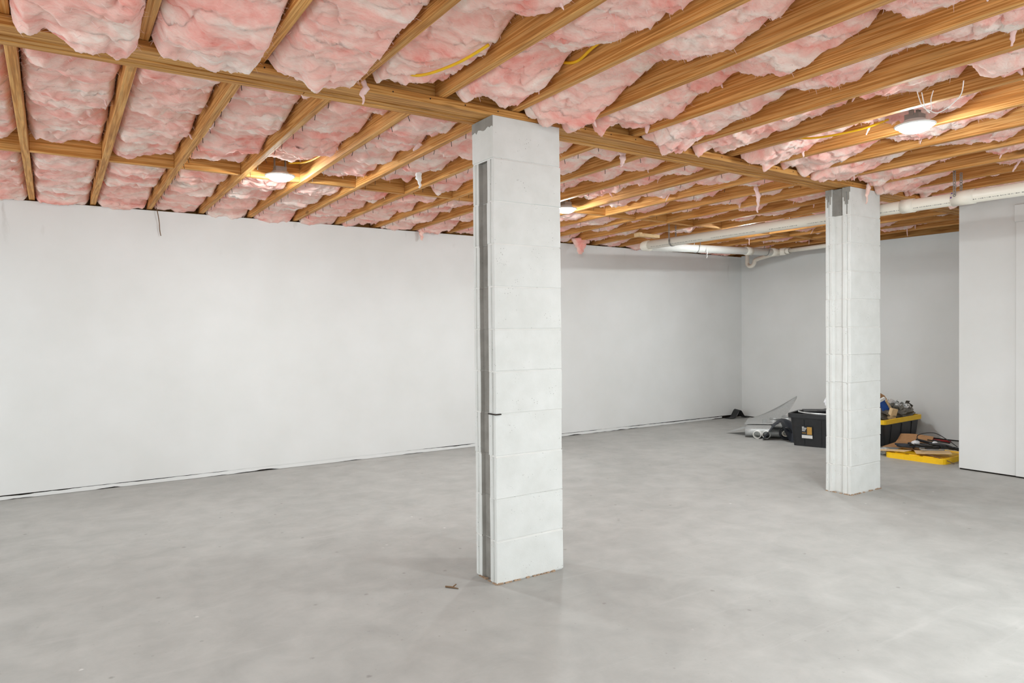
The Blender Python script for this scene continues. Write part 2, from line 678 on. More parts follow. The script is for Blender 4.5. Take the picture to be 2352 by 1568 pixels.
# strip along the foot of the back wall: near-black stand-in for gap shade, ragged white strip before it
b = MB().box(-2.6, XW, YW + 0.012, YW + 0.03, 0.0005, 0.0355)
struct(link('gap_shade_back', b.mesh('dark_gap_back', M['gap'])))
xs = np.linspace(-1.5, 7.6, 420)
top = np.clip(0.029 + 0.009 * fbm(xs * 0.8, xs * 0 + 3.3, 3) + 0.003 * fbm(xs * 11, xs * 0 + 1.3, 3), 0.018, 0.0365)
bot = np.clip(0.002 + 0.016 * np.clip(fbm(xs * 2.6, xs * 0 + 8.3, 4) - 0.1, 0, 1), 0.001, 0.014)
v, f = [], []
for i, x in enumerate(xs):
    v += [(x, YW + 0.002, bot[i]), (x, YW + 0.002, top[i]), (x, YW + 0.008, top[i]), (x, YW + 0.008, bot[i])]
for i in range(len(xs) - 1):
    for k in range(4):
        f.append((i * 4 + k, (i + 1) * 4 + k, (i + 1) * 4 + (k + 1) % 4, i * 4 + (k + 1) % 4))
struct(link('trim_3', mesh_from('ragged_base_strip', v, f, [M['wall']])))
b = MB().box(XW + 0.004, XW + 0.02, 2.9, YW, 0.0005, 0.0125)
struct(link('gap_shade_right', b.mesh('dark_gap_right', M['gap'])))  # dark strip painting the shade under the right wall, no baseboard
b = MB().box(6.464, 6.59, -1.8, 2.84, 0.0005, 0.0125)
struct(link('gap_shade_partition', b.mesh('dark_gap_partition', M['gap'])))  # dark filler painting the shade under the partition, no baseboard

# ------------------------------------------------------------------ block pillars
BL, BW, BH, CO = 0.397, 0.194, 0.1985, 0.2032


def block_mesh(name, solid, recess_mat, seed):
    rnd = random.Random(seed)
    L, W = BL, BW
    if solid:
        prof = [(0, 0), (L, 0), (L, W), (0, W)]
        rec = ()
    else:
        d = 0.020
        k = 0.007
        left = [(0, W), (0, W - 0.020), (k, W - 0.024), (k, W - 0.028), (0, W - 0.032), (0, W - 0.052),
                (d, W - 0.060), (d, 0.068), (0, 0.060), (0, 0.036), (k, 0.032), (k, 0.026), (0, 0.022), (0, 0)]
        right = [(L, 0), (L, 0.058), (L - d, 0.066), (L - d, W - 0.066), (L, W - 0.058), (L, W)]
        prof = left[::-1][:1] + right + left[:-1]
        rec = None
    n = len(prof)
    v = [(x, y, 0) for x, y in prof] + [(x, y, BH) for x, y in prof]
    f, mi = [], []
    for i in range(n):
        j = (i + 1) % n
        f.append((i, j, n + j, n + i))
        m_ = 0
        if rec is None:
            (xa, ya), (xb, yb) = prof[i], prof[j]
            if xa < 0.1 and xb < 0.1 and min(ya, yb) > 0.058 and max(ya, yb) < W - 0.05:
                m_ = 1
            if xa < 0.1 and xb < 0.1 and abs(xa - 0.007) < 1e-6 and abs(xb - 0.007) < 1e-6:
                m_ = 2
        mi.append(m_)
    f.append(tuple(range(n - 1, -1, -1)))
    mi.append(0)
    f.append(tuple(range(n, 2 * n)))
    mi.append(0)
    me = mesh_from(name, v, f, [M['block'], recess_mat, M['raw'] if recess_mat is M['raw'] else M['block']], mi)
    bevel(me, 0.0042, 2, 0.9, True)
    if rec is None:                # the whole recess, its rounded borders too, stays unpainted
        for p in me.polygons:
            c = p.center
            if 0.009 < c.x < 0.03 and 0.062 < c.y < W - 0.054 and abs(p.normal.z) < 0.95:
                p.material_index = 1
    # ragged edges
    for vv in me.vertices:
        vv.co.x += rnd.uniform(-0.0012, 0.0012)
        vv.co.y += rnd.uniform(-0.0012, 0.0012)
    return me


def pillar(x, y, label, near):
    root = thing('block_pillar', label, 'pillar', (x, y, 0))
    rnd = random.Random(int(x * 100))
    for i in range(11):
        solid = near and i == 10
        rec = M['raw'] if near or i == 10 else M['block']
        me = block_mesh('concrete_block', solid, rec, i + int(x * 10))
        dx = rnd.uniform(-0.002, 0.002)
        o = link('concrete_block', me, root, (dx, rnd.uniform(-0.002, 0.002), i * CO + 0.0045), (0, 0, rnd.uniform(-0.003, 0.003)))
        if i == 10:
            # unpainted grey band left at the very top of the end face
            b = MB()
            n = 14
            v, f = [], []
            for q in range(n + 1):
                yy = 0.001 + (BW - 0.002) * q / n
                zz = BH - (0.040 + 0.018 * rnd.random() if near else 0.075 + 0.08 * rnd.random())
                v += [(-0.0016, yy, zz), (-0.0016, yy, BH - 0.001), (0.002, yy, BH - 0.001), (0.002, yy, zz)]
            for q in range(n):
                for k in range(4):
                    f.append((q * 4 + k, (q + 1) * 4 + k, (q + 1) * 4 + (k + 1) % 4, q * 4 + (k + 1) % 4))
            if near:
                bb = MB().add(v, f)
                bb.f += [(0, 1, 2, 3), (n * 4 + 3, n * 4 + 2, n * 4 + 1, n * 4)]
                bb.mi += [0, 0]
                link('bare_band', bb.mesh('bare_band', M['raw']), o)
            else:
                bb = MB()
                for ya_, yb_ in ((0.001, 0.058), (BW - 0.05, BW - 0.001)):
                    for q in range(7):
                        u0, u1 = ya_ + (yb_ - ya_) * q / 7, ya_ + (yb_ - ya_) * (q + 1) / 7
                        bb.box(-0.0014, 0.002, u0, u1, BH - rnd.uniform(0.03, 0.13), BH - 0.001)
                link('bare_band', bb.mesh('bare_band', M['raw']), o)
    for i in range(11):
        pf = [(0.003, 0.003), (BL - 0.004, 0.003), (BL - 0.004, BW - 0.003), (0.003, BW - 0.003), (0.003, BW - 0.053),
              (0.0225, BW - 0.061), (0.0225, 0.069), (0.003, 0.061)]
        if near and i >= 10:
            pf = pf[:4]
        b = MB().loft([[(x, y, z) for x, y in pf] for z in (i * CO - (0.001 if i else -0.0005), i * CO + 0.006)], 0, cap0=True, cap1=True)
        b.mi = [1 if near and q in (4, 5, 6) else 0 for q in range(len(b.f))]
        me = b.mesh('mortar_joint', [M['mortar'], M['raw']])
        link('mortar_joint', me, root)
    # crumbly mortar bed at the foot
    b = MB()
    for k in range(26):
        px = rnd.uniform(0.0, BL)
        s = rnd.uniform(0.003, 0.009)
        b.box(px - s, px + s, -0.004 - s * 0.5, 0.01, 0.0, s * rnd.uniform(0.4, 1.0))
    for k in range(14):
        py = rnd.uniform(0.0, BW)
        s = rnd.uniform(0.003, 0.008)
        b.box(-0.004 - s * 0.5, 0.01, py - s, py + s, 0.0, s * rnd.uniform(0.4, 1.0))
    o = link('mortar_bed', b.mesh('mortar_bed', M['rust']), root)
    o['kind'] = 'stuff'
    if near:
        b = MB().box(-0.004, 0.018, 0.03, 0.055, 0, 0.004).box(-0.002, 0.02, -0.003, 0.05, 0, 0.0035)
        link('wall_tie', MB().box(-0.006, 0.03, -0.006, 0.06, -0.002, 0.003).mesh('wall_tie', M['nail']), root, (0, 0, 4 * CO + 0.001))
    return root


pillar(BX, BY, 'tall near pillar of stacked white painted concrete blocks with bare grey end groove', True)
pillar(4.809, 2.838, 'far pillar of white painted concrete blocks beside the black storage totes', False)

# ------------------------------------------------------------------ beam
beam = thing('support_beam', 'long built-up wooden beam carried on top of both block pillars', 'beam')


def beam_piece(name, off0, off1, h, x0, x1, dz=0.0, mat='wood_beam'):
    xs = list(np.arange(x0, x1, 0.5)) + [x1]
    loops = []
    for x in xs:
        y = beam_y(x)
        z = beam_z(x) + dz
        loops.append([(x, y + off0, z), (x, y + off1, z), (x, y + off1, z + h), (x, y + off0, z + h)])
    b = MB().loft([l[::-1] for l in loops], 0, cap0=True, cap1=True)
    me = bevel(b.mesh(name, M[mat]), 0.0022, 1)
    return link(name, me, beam)


for i in range(3):
    beam_piece('ply', 0.040 + 0.038 * i, 0.0755 + 0.038 * i, 0.235, -2.5, XW - 0.02, 0.004 * (i % 2) + 0.003)
for x0, x1 in ((-2.5, 2.262), (2.266, 5.2), (5.204, 6.4)):
    beam_piece('ledger', 0.0, 0.0375, 0.037, x0, x1)
for x0, x1 in ((-2.5, 0.9), (0.904, 4.4), (4.404, XW - 0.02)):
    beam_piece('ledger', 0.1545, 0.192, 0.037, x0, x1)
nm = MB().lathe([(0.0001, 0.001), (0.0030, 0.001), (0.0036, 0.0)], 8).mesh('nail_head', M['nail'])
for k in range(36):
    x = -0.2 + 0.18 * k
    o = link('nail_head', nm, beam, (x, beam_y(x) - 0.0005, beam_z(x) + 0.02), (PI / 2, 0, 0))

# ------------------------------------------------------------------ joists and blocking
nail_me = MB().tube([(0, 0, 0.004), (0.001, 0.001, -0.012), (0.004, 0.002, -0.026)], 0.0016, 6).mesh('nail', M['nail'])
rn = random.Random(5)
for j in range(0, 21):
    x = far_x(j)
    y0, y1 = beam_y(x) + 0.154, YW + 0.15
    zt = SUB
    # near end notched over the ledger
    z0, z1 = far_z(y0), far_z(YW)
    v = [(0, 0, z0), (0.038, 0, z0), (0.038, y1 - y0, z1), (0, y1 - y0, z1), (0, 0, zt), (0.038, 0, zt), (0.038, y1 - y0, zt), (0, y1 - y0, zt)]
    ys = y0 + 0.04
    me = mesh_from('far_joist', v, BOXF, [M['wood_y']])
    bevel(me, 0.0025, 1)
    o = link('floor_joist', me, None, (x, y0, 0))
    n = j + 1
    if j <= 13:
        lab = 'far wooden floor joist from beam to back wall, %s from the left' % ORD[n]
    else:
        lab = 'far wooden floor joist above the drain pipes, %s from the right wall' % ORD[21 - j]
    tag(o, lab, 'joist', 'floor joists between the beam and the back wall')
    if 2 <= j <= 12:
        yy = y0 + 0.10 + rn.random() * 0.1
        while yy < YW - 0.1:
            link('nail', nail_me, o, (0.034, yy - y0, far_z(yy)), (rn.uniform(-0.25, 0.25), rn.uniform(-0.2, 0.3), rn.uniform(0, 6)))
            yy += rn.uniform(0.13, 0.22) * (1 if j < 8 else 2.2)
for k in range(0, 17):
    xr = near_xr(k)
    x = xr - 0.038
    y0, y1 = -1.8, beam_y(x) + 0.0385
    z0 = near_z(x)
    v = box_v(0, 0.038, 0, y1 - y0, z0, SUB)
    me = bevel(mesh_from('near_joist', v, BOXF, [M['wood_y']]), 0.0025, 1)
    o = link('floor_joist', me, None, (x, y0, 0))
    tag(o, 'near wooden floor joist on this side of the beam, %s from the left' % ORD[k + 1], 'joist', 'floor joists on the near side of the beam')

YB = 4.775
for j in range(-1, 20):
    x0, x1 = far_x(j) + 0.0385, far_x(j + 1) - 0.0005
    yj = YB + (0.02 if j % 2 else -0.005)
    me = bevel(MB().box(0, x1 - x0, 0, 0.038, far_z(yj) + 0.004, SUB - 0.03).mesh('blocking', M['wood_x']), 0.002, 1)
    o = link('blocking_board', me, None, (x0, yj, 0))
    if j <= 12:
        lab = 'short wooden blocking board across the %s far joist bay from the left' % ORD[j + 2]
    else:
        lab = 'short wooden blocking board across the %s far bay from the right wall' % ORD[20 - j]
    tag(o, lab, 'blocking', 'blocking boards between the far joists')

# ------------------------------------------------------------------ insulation batts


def batt_mesh(x0, x1, y0, y1, zf, res, seed, seg, base, amp, belly, droop0=0.0, droop1=0.0, wr=0.013, tilt=0.0, hole=None, skew=(0.8, 1.7), fray=0.0):
    rs = np.random.RandomState(seed)
    W, L = x1 - x0, y1 - y0
    nx = max(8, int(W / res)) + 1
    ny = max(10, int(L / res)) + 1
    U, V = np.meshgrid(np.linspace(0, 1, nx), np.linspace(0, 1, ny), indexing='ij')
    ox, oy = rs.rand(2) * 200
    X = U * W
    Y = V * L
    # scallops between wire supports
    nseg = max(1, int(round(L / seg)))
    cuts = np.linspace(0, 1, nseg + 1)
    cuts[1:-1] += (rs.rand(nseg - 1) - 0.5) * 0.5 / nseg
    Vw = np.clip(V + 0.05 * fbm(X * 4 + ox, Y * 2 + oy, 3) / max(L, .5) + (U - 0.5) * (rs.rand() - 0.5) * 0.16 / L, 0, 1)
    S = np.zeros_like(U)
    for i in range(nseg):
        a, c = cuts[i], cuts[i + 1]
        t = np.clip((Vw - a) / (c - a), 0, 1)
        ins = (Vw >= a) & (Vw <= c)
        k = rs.uniform(*skew)
        s_ = np.sin(PI * t ** k) ** 0.75 * rs.uniform(0.7, 1.15)
        S = np.where(ins, s_, S)
    edge = np.minimum(U, 1 - U) * W
    z = base - amp * S - belly * np.clip(edge / 0.12, 0, 1) ** 0.8
    z = z + 0.035 * np.clip(1 - edge / 0.035, 0, 1) ** 2
    z = z - droop0 * np.clip(1 - V * L / 0.45, 0, 1) ** 1.2 - droop1 * np.clip(1 - (1 - V) * L / 0.45, 0, 1) ** 1.2
    z = z + tilt * (U - 0.5)
    # wrinkles, folds and fluff
    wx = fbm(X * 5 + ox, Y * 5 + oy, 3)
    wy = fbm(X * 5 + ox + 50, Y * 5 + oy + 20, 3)
    big = fbm(X * 3.2 + ox + 9, Y * 4.5 + oy + 0.3 * wx, 3)
    fold = ridged(X * 3.2 + 0.5 * wx + ox, Y * 9 + 0.8 * wy + oy, 4, 0.45)
    small = fbm(X * 30 + 2 * wx + ox, Y * 55 + 2 * wy + oy, 3)
    step = Y * 6.0 + 0.55 * wx + 0.5 * big + 1.2 * (U - 0.5) * (rs.rand() - 0.5)
    saw = (step - np.floor(step))
    saw = np.where(saw < 0.86, saw / 0.86, (1 - saw) / 0.14)
    wfade = np.clip(edge / 0.03, 0.35, 1)
    z = z - (0.020 * big + wr * 0.55 * fold + 0.0028 * small + wr * 1.1 * (saw - 0.5)) * wfade
    Yd = Y + (0.016 * wy + 0.012 * (saw - 0.5) + 0.006 * small) * np.clip(np.minimum(V, 1 - V) * L / 0.05, 0.5, 1)
    # ragged borders
    Xd = X + 0.010 * wx * wfade
    rag = fbm(Y * 26 + ox, X * 0 + 3 + U * 30, 3)
    em = np.clip(1 - edge / 0.012, 0, 1)
    z = z - 0.016 * rag * em
    ve = np.minimum(V, 1 - V) * L
    ragv = fbm(X * 24 + oy, Y * 0 + 7, 3)
    vm = np.clip(1 - ve / 0.02, 0, 1)
    z = z + (0.02 * ragv + 0.016) * vm
    if fray:
        fx = np.clip(fbm(X * 7 + ox + 31, Y * 1.5 + oy, 3) + 0.25, 0, 1.2)
        z = z - fray * fx * np.exp(-((1 - V) * L / 0.10) ** 2)
    Xd = np.clip(Xd, 0.0015, W - 0.0015)
    Yw = y0 + np.clip(Yd, 0.0, L)
    zj = np.vectorize(zf)(Yw)
    Z = zj + z
    Z = np.minimum(Z, 2.44)
    if hole is not None:          # pressed up around a lamp
        hx, hy = hole
        d = np.hypot(Xd + x0 - hx, Yw - hy)
        Z = np.where(d < 0.14, np.maximum(Z, zj + 0.06), Z)
    N = nx * ny
    top = 2.47
    co = np.empty((N * 2, 3))
    co[:N, 0] = Xd.ravel() - W / 2
    co[:N, 1] = (Yw - (y0 + y1) / 2).ravel()
    co[:N, 2] = Z.ravel() - 2.3
    idx = np.arange(N).reshape(nx, ny)
    faces = np.stack([idx[:-1, :-1], idx[:-1, 1:], idx[1:, 1:], idx[1:, :-1]], -1).reshape(-1, 4)
    ring = np.concatenate([idx[:, 0], idx[-1, 1:], idx[-2::-1, -1], idx[0, -2:0:-1]])
    nr = len(ring)
    co = co[:N + nr]
    co[N:N + nr] = co[ring]
    co[N:, 2] = top - 2.3
    r_ = np.arange(nr)
    q = np.stack([ring, ring[(r_ + 1) % nr], N + (r_ + 1) % nr, N + r_], -1)
    faces = np.concatenate([faces, q])
    nf = len(faces)
    me = bpy.data.meshes.new('insulation_batt')
    me.vertices.add(len(co))
    me.vertices.foreach_set('co', co.ravel())
    me.loops.add(nf * 4 + nr)
    me.loops.foreach_set('vertex_index', np.concatenate([faces.ravel(), (N + r_)]))
    me.polygons.add(nf + 1)
    me.polygons.foreach_set('loop_start', np.append(np.arange(nf) * 4, nf * 4))
    me.polygons.foreach_set('use_smooth', np.ones(nf + 1, bool))
    me.materials.append(M['pink'])
    me.update(calc_edges=True)
    me.validate()
    return me, Z


def tuft_mesh(seed, length, wid):
    rnd = random.Random(seed)
    pts, rs = [], []
    n = 9
    x = y = 0.0
    for i in range(n):
        t = i / (n - 1)
        pts.append((x, y, 0.02 - t * length))
        rs.append(wid * (1 - 0.75 * t) * rnd.uniform(0.6, 1.2) + 0.0008)
        x += rnd.uniform(-0.3, 0.3) * length / n
        y += rnd.uniform(-0.3, 0.3) * length / n
    me = MB().tube(pts, rs, 7).mesh('tuft', M['fibre'], True)
    for v in me.vertices:
        v.co.x *= 1.5
        v.co.y *= 0.8
    return me


TUFT = [tuft_mesh(s, l, w) for s, l, w in ((1, 0.05, 0.007), (2, 0.075, 0.009), (3, 0.035, 0.010), (4, 0.1, 0.008), (5, 0.045, 0.005), (6, 0.06, 0.013))]
rb = random.Random(21)


def batt(x0, x1, y0, y1, zf, label, group, ntuft=3, **kw):
    me, Z = batt_mesh(x0, x1, y0, y1, zf, **kw)
    cx, cyy = (x0 + x1) / 2, (y0 + y1) / 2
    o = link('insulation_batt', me, None, (cx, cyy, 2.3))
    tag(o, label, 'insulation', group)
    nx, ny = Z.shape
    for i in range(ntuft):
        iu = rb.choice([nx - 3, nx - 4, nx - 6, 2, rb.randrange(3, nx - 3)])
        iv = rb.randrange(2, ny - 2)
        vz = me.vertices[iu * ny + iv].co
        link('tuft', rb.choice(TUFT), o, (vz.x, vz.y, vz.z - 0.004), (rb.uniform(-0.5, 0.5), rb.uniform(-0.5, 0.5), rb.uniform(0, 6.2)))
    # loose fibres standing off the surface and off its frayed edges
    nfib = int(520 * (y1 - y0)) if res_of(kw) < 0.009 else int(300 * (y1 - y0))
    V_, F_ = [], []
    for i in range(nfib):
        edgy = rb.random() < 0.28
        iu = rb.choice((0, 1, 2, nx - 3, nx - 2, nx - 1)) if edgy else rb.randrange(2, nx - 2)
        iv = rb.randrange(1, ny - 1)
        p = Vector(me.vertices[iu * ny + iv].co)
        sx = rb.choice((-1, 1)) if not edgy else (1 if iu > nx / 2 else -1) * rb.choice((1, 1, -1))
        d = Vector((sx * rb.uniform(0.3, 1), rb.uniform(-0.7, 0.7), rb.uniform(-0.65, 0.1))).normalized()
        L_ = rb.uniform(0.010, 0.032)
        bend = Vector((rb.uniform(-0.4, 0.4), rb.uniform(-0.6, 0.6), rb.uniform(-0.5, 0.3))) * L_ * 0.5
        w_ = d.cross(Vector((0, 0, 1))).normalized() * rb.uniform(0.0004, 0.0011)
        q0 = p + Vector((0, 0, -0.0005))
        q1 = p + d * L_ * 0.5 + bend * 0.4
        q2 = p + d * L_ + bend
        n0 = len(V_)
        V_ += [q0 - w_, q0 + w_, q1 + w_ * 0.8, q1 - w_ * 0.8, q2]
        F_ += [(n0, n0 + 1, n0 + 2, n0 + 3), (n0 + 3, n0 + 2, n0 + 4)]
    fo = link('loose_fibres', mesh_from('loose_fibres', V_, F_, [M['fibre']]), o)
    fo['kind'] = 'stuff'
    return o


def res_of(kw):
    return kw['res']


LIGHTS = [(1.2555, 4.635, far_z), (3.605, 4.62, far_z), (3.684, 1.83, None), (5.957, 4.62, far_z)]
for j in range(-1, 20):
    x0, x1 = far_x(j) + 0.040, far_x(j + 1) - 0.002
    ya, yb = beam_y(x0) + 0.197, YB - 0.02 - 0.05 * rb.random()
    yc, yd = YB + 0.066, YW + 0.07
    right = j >= 13
    if not right:
        pos = '%s far bay from the left' % ORD[j + 2]
    else:
        pos = '%s far bay from the right wall' % ORD[20 - j]
    fine = 0.0085 if j < 6 else 0.011
    flat = 1.0 if j < 5 else 1.5
    hole = None
    ye = yb
    if j == 3:
        hole = (LIGHTS[0][0], LIGHTS[0][1])
    if j == 9:
        hole = (LIGHTS[1][0], LIGHTS[1][1])
    if j == 15:
        hole = (LIGHTS[3][0], LIGHTS[3][1])
    if hole:
        ye = hole[1] - 0.125
    batt(x0, x1, ya, ye, far_z, 'pink batt between beam and blocking, ' + pos, 'pink insulation batts between beam and blocking',
         ntuft=1 if j < 8 else 2, res=fine, seed=100 + j, seg=0.42 if j < 8 else 0.55, base=(0.078 if j < 2 else 0.10 if j < 8 else 0.125), amp=(0.048 if j < 2 else 0.065 if j < 8 else 0.08), belly=0.016, wr=0.02, fray=0.05, skew=(1.6, 2.6) if j < 8 else (0.9, 1.9), tilt=rb.uniform(0.0, 0.03), droop1=-0.05 if j < 8 else -0.02)
    batt(x0, x1, yc, yd, far_z, 'pink batt between blocking and back wall, ' + pos, 'pink insulation batts between blocking and back wall',
         ntuft=1 if j < 8 else 2, res=fine, seed=200 + j, seg=0.40 if j < 8 else 0.5, base=(0.074 if j < 2 else 0.095 if j < 8 else 0.12), amp=(0.045 if j < 2 else 0.06 if j < 8 else 0.075), belly=0.016, wr=0.02, fray=0.03, skew=(1.4, 2.4) if j < 8 else (0.9, 1.9), tilt=rb.uniform(0.0, 0.03), droop1=0.03)

for k in range(-1, 16):
    x0, x1 = near_xr(k) + 0.002, near_xr(k + 1) - 0.040
    zn = near_z(x0)
    zf = (lambda z: (lambda y: z))(zn)
    yb = beam_y(x0) + 0.025
    dr1 = {-1: 0.05, 0: 0.085, 1: 0.07, 2: 0.07, 3: 0.05, 4: 0.06}.get(k, 0.11 if k % 2 else 0.075)
    gap = 0.03 if k % 3 else 0.07
    if k <= 1:
        gap = 0.03
    ya = 1.44
    pos = '%s near bay from the left' % ORD[k + 2]
    batt(x0, x1, ya, yb - gap, zf, 'pink batt ending at the beam, ' + pos, 'pink insulation batts on the near side of the beam',
         ntuft=2, res=0.0075 if k < 8 else 0.0095, seed=300 + k, seg=0.7, base=(0.06 if k < 3 else 0.13), amp=0.05 if k < 3 else 0.085, belly=0.016, wr=0.019,
         droop1=dr1, tilt=rb.uniform(-0.01, 0.045) if k > 2 else -0.03, fray=0.05 if k < 3 else 0.075,
         hole=(LIGHTS[2][0], LIGHTS[2][1]) if k == 9 else None)
    if 3 <= k <= 9:
        batt(x0, x1, 0.25, 1.41, zf, 'pink batt overhead closest to the camera, ' + pos, 'pink insulation batts overhead near the camera',
             ntuft=2, res=0.0085, seed=400 + k, seg=0.55, base=0.13, amp=0.09, belly=0.016, wr=0.019, tilt=rb.uniform(0, 0.04))

# ------------------------------------------------------------------ ceiling lamps


def disk_light(x, y, z, label):
    o = thing('disk_light', label, 'ceiling light', (x, y, z), group=None)
    me = MB().lathe([(0.074, 0.001), (0.078, -0.003), (0.090, -0.001), (0.0955, 0.004), (0.094, 0.007), (0.060, 0.010), (0.052, 0.03), (0.0001, 0.03)], 44).mesh('trim_ring', M['trim'], True)
    link('trim_ring', me, o)
    me = MB().lathe([(0.0755, 0.002), (0.0755, -0.004), (0.071, -0.012), (0.060, -0.021), (0.045, -0.027), (0.024, -0.031), (0.0001, -0.032)], 44).mesh('lens', M['lens'], True)
    link('lens', me, o)
    me = MB().box(-0.035, 0.035, -0.035, 0.035, 0.03, 0.06).mesh('junction_box', M['steel'])
    link('junction_box', me, o)
    for sx in (-1, 1):
        me = MB().box(sx * 0.035 - 0.003, sx * 0.035 + 0.003, -0.012, 0.012, 0.05, SUB - z).mesh('hanger_bracket', M['steel'])
        link('hanger_bracket', me, o)
    return o


disk_light(LIGHTS[0][0], LIGHTS[0][1], 2.236, 'lit round white ceiling light left of the near pillar')
disk_light(LIGHTS[1][0], LIGHTS[1][1], 2.230, 'lit round white ceiling light half hidden behind the near pillar')
disk_light(LIGHTS[3][0], LIGHTS[3][1], 2.225, 'lit round white ceiling light hidden behind the long drain pipe')
disk_light(LIGHTS[2][0], LIGHTS[2][1], 2.238, 'lit round white ceiling light at upper right under the near joists')

# ------------------------------------------------------------------ drain pipes
R3 = 0.0445
dp = thing('drain_pipe', 'long white plastic drain pipe hung under the joists behind the far pillar', 'pipe')
PX, PZ = 5.27, 2.11


def pipe_part(name, p0, p1, r, mat, parent, n=28, bore=True):
    p0, p1 = Vector(p0), Vector(p1)
    L = (p1 - p0).length
    b = MB()
    prof = [(r * 0.86, 0.0), (r, 0.0), (r, L), (r * 0.86, L)] if bore else [(0.0001, 0), (r, 0), (r, L), (0.0001, L)]
    loops = [[(q * math.cos(2 * PI * k / n), z, q * math.sin(2 * PI * k / n)) for k in range(n)] for q, z in prof]
    b.loft([l[::-1] for l in loops])
    if bore:
        b.loft([[(r * 0.86 * math.cos(2 * PI * k / n), z, r * 0.86 * math.sin(2 * PI * k / n)) for k in range(n)] for z in (0, L)])
    me = b.mesh(name, mat, False)
    o = link(name, me, parent, p0)
    o.rotation_euler = Vector((0, 1, 0)).rotation_difference((p1 - p0).normalized()).to_euler()
    for p in me.polygons:
        p.use_smooth = True
    return o


pipe_part('pipe_run', (PX, 0.6, PZ - 0.004), (PX, 5.36, PZ), R3, M['pvc_print'], dp)
for ya, yb in ((2.22, 2.36), (2.62, 2.71)):
    pipe_part('coupling', (PX, ya, PZ - 0.002), (PX, yb, PZ - 0.002), R3 + 0.006, M['pvc'], dp)
el = [(PX, 5.33, PZ), (PX, 5.37, PZ), (PX + 0.012, 5.41, PZ), (PX + 0.045, 5.44, PZ + 0.001), (PX + 0.085, 5.452, PZ + 0.003), (PX + 0.13, 5.452, PZ + 0.005)]
link('elbow', MB().tube(smooth_pts(el, 5), R3 + 0.006, 24).mesh('elbow', M['pvc'], True), dp)
P2a, P2b = Vector((PX + 0.11, 5.452, PZ + 0.004)), Vector((7.62, 5.462, 2.178))
pipe_part('pipe_run', P2a, P2b, R3, M['pvc_bright'], dp)
d2 = (P2b - P2a).normalized()
c0 = P2a + d2 * 1.62
pipe_part('coupling', c0, c0 + d2 * 0.11, R3 + 0.006, M['pvc'], dp)
c1 = P2b - d2 * 0.03
pipe_part('coupling', c1 - d2 * 0.1, c1 + d2 * 0.05, R3 + 0.006, M['pvc'], dp)
tee = P2b + d2 * 0.03
pipe_part('branch_tee', tee + Vector((0.0, 0.09, 0)), tee + Vector((0.0, -0.11, 0.003)), R3, M['pvc'], dp)
pipe_part('reducer', tee + Vector((0, -0.10, 0.004)), tee + Vector((0, -0.16, 0.006)), 0.036, M['pvc'], dp)
pipe_part('branch_pipe', tee + Vector((0, -0.15, 0.006)), (tee.x, 4.42, 2.20), 0.026, M['pvc'], dp)
# trap below the branch
tx, ty = 7.76, 5.98
tr = [(tee.x, 5.5, 2.16), (tee.x + 0.02, 5.62, 2.155), (tx, 5.86, 2.135), (tx, 5.90, 2.12), (tx, 5.91, 2.09), (tx, 5.93, 2.06), (tx, 5.965, 2.05), (tx, 6.0, 2.06), (tx, 6.02, 2.09), (tx, 6.02, 2.14), (tx, 6.02, 2.25)]
link('trap', MB().tube(smooth_pts(tr, 5), 0.026, 16).mesh('trap', M['pvc'], True), dp)
pm = MB().box(-0.0012, 0.0012, -0.004, 0.004, -0.022, 0.022).mesh('primer_mark', M['purple'])
link('primer_mark', pm, dp, (PX - 0.0505 * 0.86, 2.352, PZ + 0.018 - 0.0), (0, 0.45, 0))


def strap_link(b, c, nrm, up, r=0.0105):
    """one flat ring of a perforated hanger strap"""
    nrm, up = Vector(nrm).normalized(), Vector(up).normalized()
    side = nrm.cross(up)
    c = Vector(c)
    n = 12
    loops = []
    for rr, off in ((r, -0.001), (r, 0.001), (r * 0.45, 0.001), (r * 0.45, -0.001), (r, -0.001)):
        loops.append([c + (side * math.cos(2 * PI * k / n) + up * math.sin(2 * PI * k / n)) * rr + nrm * off for k in range(n)])
    b.loft(loops)


def hang_strap(label, x, y, zc, ztop, lean=0.0):
    b = MB()
    n = Vector((-0.95, -0.3, 0))
    path = []
    steps = 12
    rr = R3 + 0.004
    zz = ztop
    pts = [(x - rr - lean * 0, y, ztop)]
    cur = ztop
    while cur > zc:
        path.append((Vector((x - rr, y + 0.0, cur)), Vector((-1, 0, 0)), Vector((0, 0, 1))))
        cur -= 0.0175
    a = PI
    while a < 2 * PI:
        path.append((Vector((x + rr * math.cos(a), y, zc + rr * math.sin(a))), Vector((math.cos(a), 0, math.sin(a))), Vector((-math.sin(a), 0, math.cos(a)))))
        a += 0.0175 / rr
    cur = zc
    while cur < ztop:
        path.append((Vector((x + rr, y, cur)), Vector((1, 0, 0)), Vector((0, 0, 1))))
        cur += 0.0175
    for c, nr, up in path:
        strap_link(b, c, nr, up)
    o = link('hanger_strap', b.mesh('hanger_strap', M['steel']), None)
    tag(o, label, 'strap')
    return o


